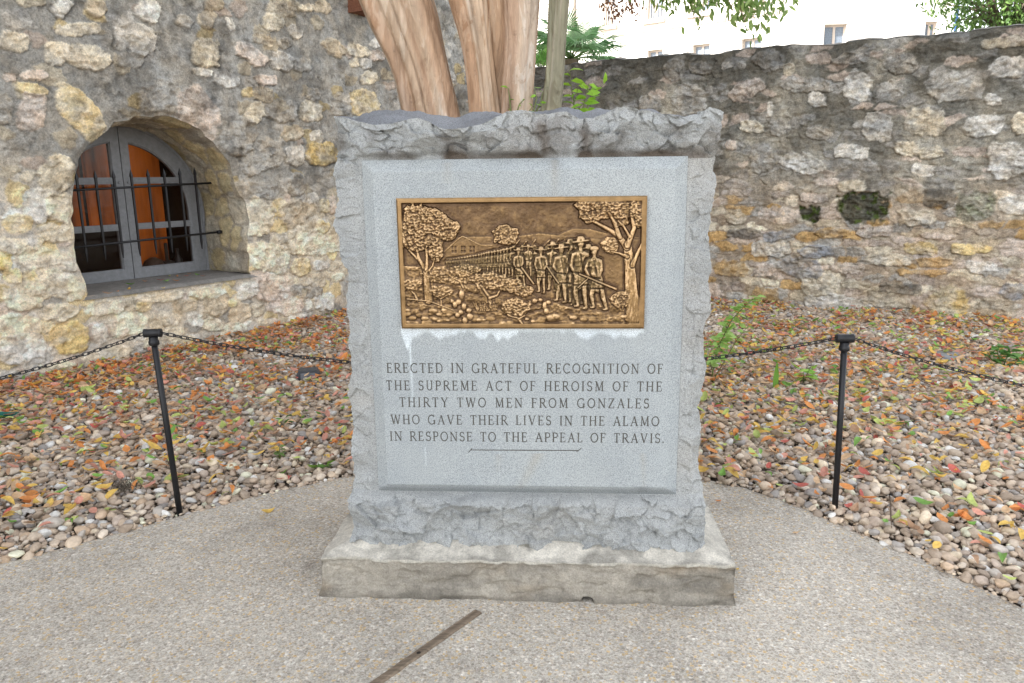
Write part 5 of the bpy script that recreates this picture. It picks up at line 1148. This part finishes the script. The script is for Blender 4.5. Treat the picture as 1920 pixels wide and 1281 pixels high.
# the bough these hang from and the crown above the picture
lim = np.array([(.33, 3.97, 3.15), (.7, 4.05, 3.45), (1.2, 4.1, 3.55), (1.9, 4.2, 3.75)]); tw.tube(lim-TO, [.05, .04, .03, .014], 10, col=(.26, .19, .13))
lim2 = np.array([(.36, 3.97, 3.3), (.62, 4.0, 3.28), (.85, 4.05, 3.2)]); tw.tube(lim2-TO, [.03, .02, .008], 8, col=(.26, .19, .13))
for k in range(22):
    c = np.array([rL.uniform(-2.6, 2.4), TY+rL.uniform(-.9, 1.7), rL.uniform(3.9, 5.6)]); n = 34; q = c+rL.normal(size=(n, 3))*[.26, .26, .16]
    leaves(fo, q-TO, rL.normal(size=(n, 3))+[0, 0, -.3], rL.uniform(.045, .07, n), rL.uniform(.018, .028, n), gcol(n, rL), rL)
    j = np.array([(-1.5, 4.2, 4.2), (-.6, 3.75, 4.2), (-.1, 4.4, 4.2), (.3, 4.0, 4.2), (.6, 4.1, 4.6)])[rL.integers(5)]; tw.tube(np.array([j, (j+c)/2+[0, 0, .1], c])-TO, [.022, .012, .004], 6, col=(.24, .17, .11))
tw.build('branch', MTWIG, tree); fo.build('crown', MGREEN, tree)
# green basal shoots showing over the stone
def shoot(base, pix, Yd, n, L):
    P = np.vstack([[base], [atY(x, y, Yd) for x, y in pix]]); s = np.r_[0, np.cumsum(np.linalg.norm(np.diff(P, axis=0), axis=1))]
    mb = MB(); mb.tube(P, np.linspace(.006, .0015, len(P)), 6, col=(.18, .22, .07)); u = np.linspace(.42, 1, n)*s[-1]
    q = np.stack([np.interp(u, s, P[:, c]) for c in range(3)], 1); sgn = np.where(np.arange(n) % 2, 1, -1)
    dv = np.stack([sgn*.8+rL.normal(size=n)*.3, rL.normal(size=n)*.5-.2, .15+rL.normal(size=n)*.3], 1)
    return mb, q, dv, np.broadcast_to(L, (n,))*rL.uniform(.75, 1.2, n)
def shoot_thing(root, specs, TO_, a=(.16, .36, .03), b=(.32, .52, .07), name='basal_shoot', wr=.45):
    for sp_ in specs:
        mb, q, dv, L = shoot(*sp_[:5]); mb.V = [v-TO_ for v in mb.V]; o = mb.build('stem' if name is None else name, MGREEN, root)
        lf = MB(); leaves(lf, q-TO_, dv, L, L*wr, gcol(len(q), rL, a, b), rL, .2); lf.build('leaf_spray', MGREEN, o if name else root)
shoot_thing(tree, [((.0, 3.9, 1.2), [(958,212),(955,180),(953,165)], 3.85, 9, .034), ((.06, 3.9, 1.2), [(968,215),(974,195),(984,186)], 3.84, 9, .032), ((.12, 3.95, 1.2), [(1000,212),(1006,185),(1002,163)], 3.88, 12, .034), ((.14, 3.95, 1.2), [(1004,214),(1014,190),(1018,172)], 3.9, 9, .03), ((.1, 3.9, 1.2), [(990,214),(994,206),(998,200)], 3.84, 9, .032)], TO)
# bright sprout right of the slim trunk
sp0 = np.array([.36, 4.5, 0]); spt = thing('sprout', 'bright green leafy sprout behind the monument top, right of the slim trunk', 'plant', sp0)
shoot_thing(spt, [(sp0, [(1080,215),(1072,170),(1068,132)], 4.5, 44, .075), (sp0, [(1090,215),(1098,182),(1104,158)], 4.5, 44, .08), (sp0, [(1095,215),(1112,175),(1132,158)], 4.55, 40, .075), (sp0, [(1084,215),(1088,200),(1100,188)], 4.45, 36, .07), (sp0, [(1080,215),(1076,196),(1085,160)], 4.5, 34, .07)], sp0, (.22, .46, .03), (.36, .60, .07), None)
# ------------------------------------------------------------------ small plants and things in the bed
def plant(name, base, specs, lab, cat, a, b, wr=.5):
    b0 = gnd(*base); t = thing(name, lab, cat, b0)
    shoot_thing(t, [((b0+[0, 0, .0]), pix, b0[1]+dy, n, L) for pix, dy, n, L in specs], b0, a, b, None, wr)
plant('sapling', (1332,722), [([(1340,680),(1352,640),(1372,600),(1395,575),(1418,556)], .1, 48, .075), ([(1338,690),(1345,650),(1362,622)], 0, 24, .075), ([(1336,700),(1330,670),(1328,640)], 0, 16, .06), ([(1345,700),(1380,640),(1402,612)], .05, 20, .06)], 'tall light green sapling growing against the right side of the monument', 'sapling', (.25, .46, .09), (.44, .62, .20))
plant('seedling', (1507,722), [([(1507,708),(1507,694)], 0, 5, .115), ([(1512,705),(1520,688)], 0, 4, .09)], 'young seedling with broad green leaves on the pebbles left of the right post', 'seedling', (.20, .42, .05), (.34, .55, .10), .42)
plant('leafy_weed', (1880,690), [([(1872,668),(1868,648)], 0, 12, .09), ([(1888,670),(1895,652)], 0, 12, .09), ([(1905,680),(1922,662)], 0, 10, .09), ([(1860,675),(1850,658)], 0, 9, .08), ([(1890,690),(1908,690)], -.05, 8, .07)], 'dark green leafy weed at the far right beneath the chain', 'weed', (.08, .20, .05), (.18, .34, .09))
plant('seedling', (528,800), [([(530,792),(534,784)], 0, 6, .05)], 'tiny dark green seedling on the pebbles midway between left post and monument', 'seedling', (.07, .2, .04), (.13, .3, .07))
plant('seedling', (524,862), [([(524,850),(524,838)], 0, 6, .035), ([(526,856),(528,848)], 0, 4, .03)], 'thin upright seedling near the pavement edge left of the monument', 'seedling', (.10, .18, .05), (.18, .28, .08))
plant('seedling', (603,882), [([(600,876),(596,870)], 0, 5, .06), ([(606,878),(612,873)], 0, 4, .05)], 'low green seedling beside the pavement edge next to the monument', 'seedling', (.12, .26, .05), (.24, .4, .08))
b0 = gnd(1453, 735); mb = MB(); t_ = np.linspace(0, 1, 14); wv = .021*np.sin(np.pi*(.18+.82*t_))**.7*(1-t_*.2); hgt = .215
P = np.stack([np.stack([-wv+.01*t_, t_*.02, hgt*t_], 1), np.stack([.01*t_, t_*.02+.008, hgt*t_], 1), np.stack([wv+.01*t_, t_*.02, hgt*t_], 1)], 1); mb.sheet(P, (.17, .36, .045)); o = mb.build('spike_leaf', MGREEN, None, (0, 0, 0), True, 'single upright pointed green leaf blade sticking out of the pebbles', 'leaf blade'); o.location = b0
# ground spotlight, round cover, scrap, dry root tuft
b0 = gnd(579, 712); sp = thing('ground_spotlight', 'small dark grey spotlight box sitting in the leaf litter left of the monument', 'spotlight', b0, .2)
mdk = m_paint('dark_grey_plastic', (.055, .06, .068), .5, .2); mln = m_paint('dull_lens', (.18, .19, .21), .25, .1)
mb = MB(); hb = [(-.085, .0), (-.085, .055), (-.065, .085), (.065, .085), (.085, .055), (.085, .0)]
P = np.array([[(x, y, z) for x, z in hb] for y in (-.05, .05)]); mb.sheet(P, flip=True); mb.add([(x, -.05, z) for x, z in hb], Q=[[0, 1, 4, 5], [1, 2, 3, 4]]); mb.add([(x, .05, z) for x, z in hb], Q=[[5, 4, 1, 0], [4, 3, 2, 1]]); mb.build('housing', mdk, sp, smooth=False)
mb = MB(); mb.box((-.055, -.056, .015), (.055, -.0505, .065)); mb.build('lens', mln, sp, smooth=False)
b0 = gnd(1780, 664, .05); mb = MB(); mb.tube([(0, 0, -.06), (0, 0, -.004), (0, 0, 0), (0, 0, .002)], [.125, .125, .12, .001], 36, cap=False); mb.build('round_cover', m_paint('galvanized_cover', (.25, .26, .27), .5, .2), None, (0, 0, 0), True, 'flat round grey metal cover lying among the pebbles behind the right chain', 'cover').location = b0
one_leaf(gnd(12, 782, .05), .16, .07, .3, 'green', 'dark teal leaf lying on the pebbles at the left picture edge', None, .15, .3, 'teal_leaf')
bpy.data.objects['teal_leaf'].data.attributes['Col'].data.foreach_set('color', np.tile(np.array([.015, .13, .10, 1], np.float32), len(bpy.data.objects['teal_leaf'].data.vertices)))
b0 = gnd(231, 918, .03); mb = MB()
for i in range(60):
    a = rL.uniform(0, 6.28); l = rL.uniform(.03, .075); p = np.array([0, 0, 0])+rL.normal(size=3)*[.022, .02, .006]; mb.tube([p, p+[math.cos(a)*l*.5, math.sin(a)*l*.5, .035], p+[math.cos(a)*l, math.sin(a)*l, rL.uniform(0, .03)]], [.0012]*3, 4, col=np.array((.13, .11, .085))*rL.uniform(.6, 1.5))
mb.build('root_tuft', MTWIG, None, (0, 0, 0), True, 'dry grey root tuft on the pebbles left of the left post', 'roots').location = b0
for i, (x0, y0, x1, y1, lab) in enumerate([(150,700,172,692,'thin grey twig on leaf litter below the stone wall at left'),(1700,700,1745,722,'thin dark twig on the pebbles right of the right post'),(1668,930,1672,990,'short curved twig on the pebbles at lower right'),(205,955,245,962,'brown twig on the pebbles beneath the dry root tuft'),(1420,590,1455,582,'dark thin branch on the pebbles near the right wall foot')]):
    a, b = gnd(x0, y0, .05), gnd(x1, y1, .05); mb = MB(); mb.tube([a*0, (b-a)*.3+[0, 0, .012], (b-a)*.65-[0, 0, .004], b-a], [.004, .0035, .003, .0015], 6, col=(.12, .085, .06)); mb.build('twig', MTWIG, None, (0, 0, 0), True, lab, 'twig').location = a
# ------------------------------------------------------------------ beyond the wall: pale building, palms, tree
BO = ray(1310, 88); BO = C+BO*(30/BO[1]); BD_ = np.array([.797, -.604, 0]); BN = np.array([-.604, -.797, 0])
def fa(x, y, p=BO, d=BD_, n=BN): q = plane_hit(x, y, p, n); return (q-p)@d, q[2]
bld = thing('pale_building', 'tall sunlit cream building with sash windows beyond the right stone wall', 'building', (BO[0], BO[1], 0))
bo = np.array([BO[0], BO[1], 0])
def facade(p, d, n, s0, s1, ztop, rects, root, nm):
    ax = np.array([d, -n, [0, 0, 1.]])
    ss = sorted({s0, s1, *[r_[0] for r_ in rects], *[r_[1] for r_ in rects]}); zs_ = sorted({-.5, ztop, *[r_[2] for r_ in rects], *[r_[3] for r_ in rects]})
    mb = MB(); org = np.array([p[0], p[1], 0])-bo
    for a, b in zip(ss[:-1], ss[1:]):
        for c, e in zip(zs_[:-1], zs_[1:]):
            mc, me_ = (a+b)/2, (c+e)/2
            if any(r_[0] < mc < r_[1] and r_[2] < me_ < r_[3] for r_ in rects): continue
            mb.add(np.array([(a, 0, c), (b, 0, c), (b, 0, e), (a, 0, e)])@ax+org, Q=[[0, 1, 2, 3]])
    for a, b, c, e in rects:
        for q in ([(a, 0, c), (a, .25, c), (a, .25, e), (a, 0, e)], [(b, 0, c), (b, 0, e), (b, .25, e), (b, .25, c)], [(a, 0, e), (a, .25, e), (b, .25, e), (b, 0, e)], [(a, 0, c), (b, 0, c), (b, .25, c), (a, .25, c)]): mb.add(np.array(q)@ax+org, Q=[[0, 1, 2, 3]])
    mb.build(nm, MPLASTER, root, smooth=False)
    for a, b, c, e in rects:
        f = MB(); w = .07
        for lo, hi in (((a, .17, c), (a+w, .23, e)), ((b-w, .17, c), (b, .23, e)), ((a+w, .17, e-w), (b-w, .23, e)), ((a+w, .17, c), (b-w, .23, c+w)), (((a+b)/2-.04, .172, c+w), ((a+b)/2+.04, .228, e-w))): f.box(lo, hi, ax, org)
        fo_ = f.build('window', MTRIM, root, smooth=False); g = MB(); g.box((a+w, .20, c+w), (b-w, .21, e-w), ax, org); g.build('pane', MPANE, fo_, smooth=False)
        s_l = MB(); s_l.box((a-.12, -.14, c-.16), (b+.12, -.003, c-.003), ax, org); s_l.build('sill', MTRIM, fo_, smooth=False)
    return ax, org
def rect_px(x0, y0, x1, y1, *fr):
    a = fa(x0, (y0+y1)/2, *fr); b = fa(x1, (y0+y1)/2, *fr); xm = (x0+x1)/2; return [min(a[0], b[0]), max(a[0], b[0]), fa(xm, y1, *fr)[1], fa(xm, y0, *fr)[1]]
RA = [rect_px(1298,83,1331,100), rect_px(1390,71,1428,92), rect_px(1213,93,1243,112), rect_px(1211,-42,1243,33), rect_px(1295,-55,1332,26), rect_px(1392,-72,1432,10), rect_px(1131,-22,1153,44), rect_px(1072,-10,1084,60)]
lowz = np.mean([RA[0][3], RA[1][3], RA[2][3]])
for q in RA[:3]: q[3] = lowz; q[2] = lowz-1.9
upz = np.mean([q[2] for q in RA[3:6]])
for q in RA[3:]: q[2] = upz; q[3] = upz+2.0
sA1 = fa(1462, 100)[0]; sA0 = -16.
axA, orA = facade(BO, BD_, BN, sA0, sA1, 16, RA, bld, 'main_facade')
PB = BO+BD_*sA1; DBv = np.array([.995, -.096, 0]); DBv /= np.linalg.norm(DBv); NB_ = np.array([DBv[1], -DBv[0], 0]); frB = (PB, DBv, NB_)
RBt = [rect_px(1545,45,1588,75, *frB), rect_px(1735,40,1758,58, *frB)]
RBt[0][2] -= 1.2; RBt[1][2] -= .5
sB1 = fa(1782, 40, *frB)[0]
axB, orB = facade(PB, DBv, NB_, .001, sB1, 16, RBt, bld, 'side_facade')
mb = MB(); mb.box((sB1-.02, -.05, -.5), (sB1+.001, 9, 16), axB, orB); mb.box((sA0, .5, -.5), (sA1-.05, 1., 16), axA, orA); mb.box((.6, .5, -.5), (sB1-.2, 1., 16), axB, orB); mb.build('rear_walls', MPLASTER, bld, smooth=False)
q = fa(1789, 25, *frB); mb = MB(); mb.tube([np.array([sB1+.15, -.1, -.5])@axB+orB, np.array([sB1+.15, -.1, fa(1789, 8, *frB)[1]])@axB+orB], [.055, .055], 10); mb.build('blue_downpipe', m_paint('blue_pipe_paint', (.02, .06, .20), .5, .1), bld)
for za in (lowz+.30, upz-.42): mb = MB(); mb.box((sA0, -.06, za), (sA1-.01, -.003, za+.10), axA, orA); mb.build('string_course', MTRIM if za > upz-.5 else MPLASTER, bld, smooth=False)
for q in RA[3:7]:      # balconette rails in front of the upper windows
    mb = MB(); a, b, c, e = q; mb.box((a-.08, -.12, c+.75), (b+.08, -.09, c+.80), axA, orA)
    for k in range(9): x = a-.05+(b-a+.1)*k/8; mb.box((x-.012, -.118, c+.003), (x+.012, -.092, c+.75), axA, orA)
    mb.build('balcony_rail', MTRIM, bld, smooth=False)
def palm(px_, py_, Yd, nf, Lf, lab, a, b, seed):
    c = atY(px_, py_, Yd); g = np.array([c[0], c[1], 0]); t = thing('fan_palm', lab, 'palm', g); r = np.random.default_rng(seed)
    mb = MB(); mb.tube([(0, 0, -.1), (0, 0, c[2]*.5), (0, 0, c[2])], [.16, .14, .12], 14, col=(.16, .12, .08)); mb.build('trunk', MTWIG, t)
    for k in range(nf):
        az = 2*np.pi*k/nf*1.62+r.uniform(-.2, .2); el = r.uniform(-.25, 1.2); d = np.array([math.cos(az)*math.cos(el), math.sin(az)*math.cos(el), math.sin(el)])
        o_ = np.array([0, 0, c[2]]); hub = o_+d*Lf*r.uniform(.55, .85); mb = MB(); mb.tube([o_, (o_+hub)/2+[0, 0, .03], hub], [.012, .010, .007], 6, col=(.16, .25, .07))
        s1 = np.cross(d, [0, 0, 1.]); s1 /= np.linalg.norm(s1)+1e-9; n1 = np.cross(s1, d); cc = np.array(a)+(np.array(b)-a)*r.random()
        for j in range(30):
            an = (j-14.5)/14.5*1.85; bd = d*math.cos(an)+s1*math.sin(an); L = Lf*(1-.25*abs(an)/1.85)*r.uniform(.9, 1.05); w = s1*math.cos(an)-d*math.sin(an)
            p1 = hub+bd*L*.5+n1*.01; p2 = hub+bd*L-n1*L*r.uniform(.08, .3)-np.array([0, 0, 1])*L*.1; W = .014*Lf/.6
            mb.add([hub, p1+w*W, p1-w*W, p2, p1+n1*W*.8], T=[[0, 1, 4], [0, 4, 2], [1, 3, 4], [4, 3, 2]], col=cc*r.uniform(.75, 1.25))
        mb.build('frond', MGREEN, t)
palm(1072, 112, 13.5, 26, .60, 'dark green fan palm behind the wall, right of the slim tree trunk', (.11, .24, .09), (.24, .42, .18), 4)
palm(1016, 138, 12.2, 11, .34, 'small light green fan palm behind the wall, left of the slim tree trunk', (.14, .32, .07), (.25, .45, .10), 9)
bt0 = atY(1900, -8, 13.5); g = np.array([bt0[0], bt0[1], 0]); bt_ = thing('broadleaf_tree', 'leafy green tree crown showing above the right end of the stone wall', 'tree', g)
mb = MB(); mb.tube([(0, 0, -.1), (.05, 0, 1.6), (0, .05, 3), (-.05, 0, bt0[2]-.65)], [.16, .13, .11, .05], 12, col=(.16, .13, .10)); mb.build('trunk', MTWIG, bt_)
fo, tw = MB(), MB()
for k in range(85):
    d = rL.normal(size=3); d /= np.linalg.norm(d); c = np.array([0, 0, bt0[2]+.15])+d*np.array([1.35, 1.0, .95])*rL.uniform(.35, 1)**.6
    tw.tube([(0, 0, bt0[2]-.7), c*.5+np.array([0, 0, bt0[2]-.3])*.5, c], [.03, .018, .005], 6, col=(.15, .12, .09)); n = 70
    q = c+rL.normal(size=(n, 3))*[.16, .16, .12]; leaves(fo, q, rL.normal(size=(n, 3))+[0, 0, -.4], rL.uniform(.07, .12, n), rL.uniform(.028, .042, n), gcol(n, rL, (.06, .13, .03), (.17, .28, .07)), rL)
tw.build('limb', MTWIG, bt_); fo.build('crown', MGREEN, bt_)
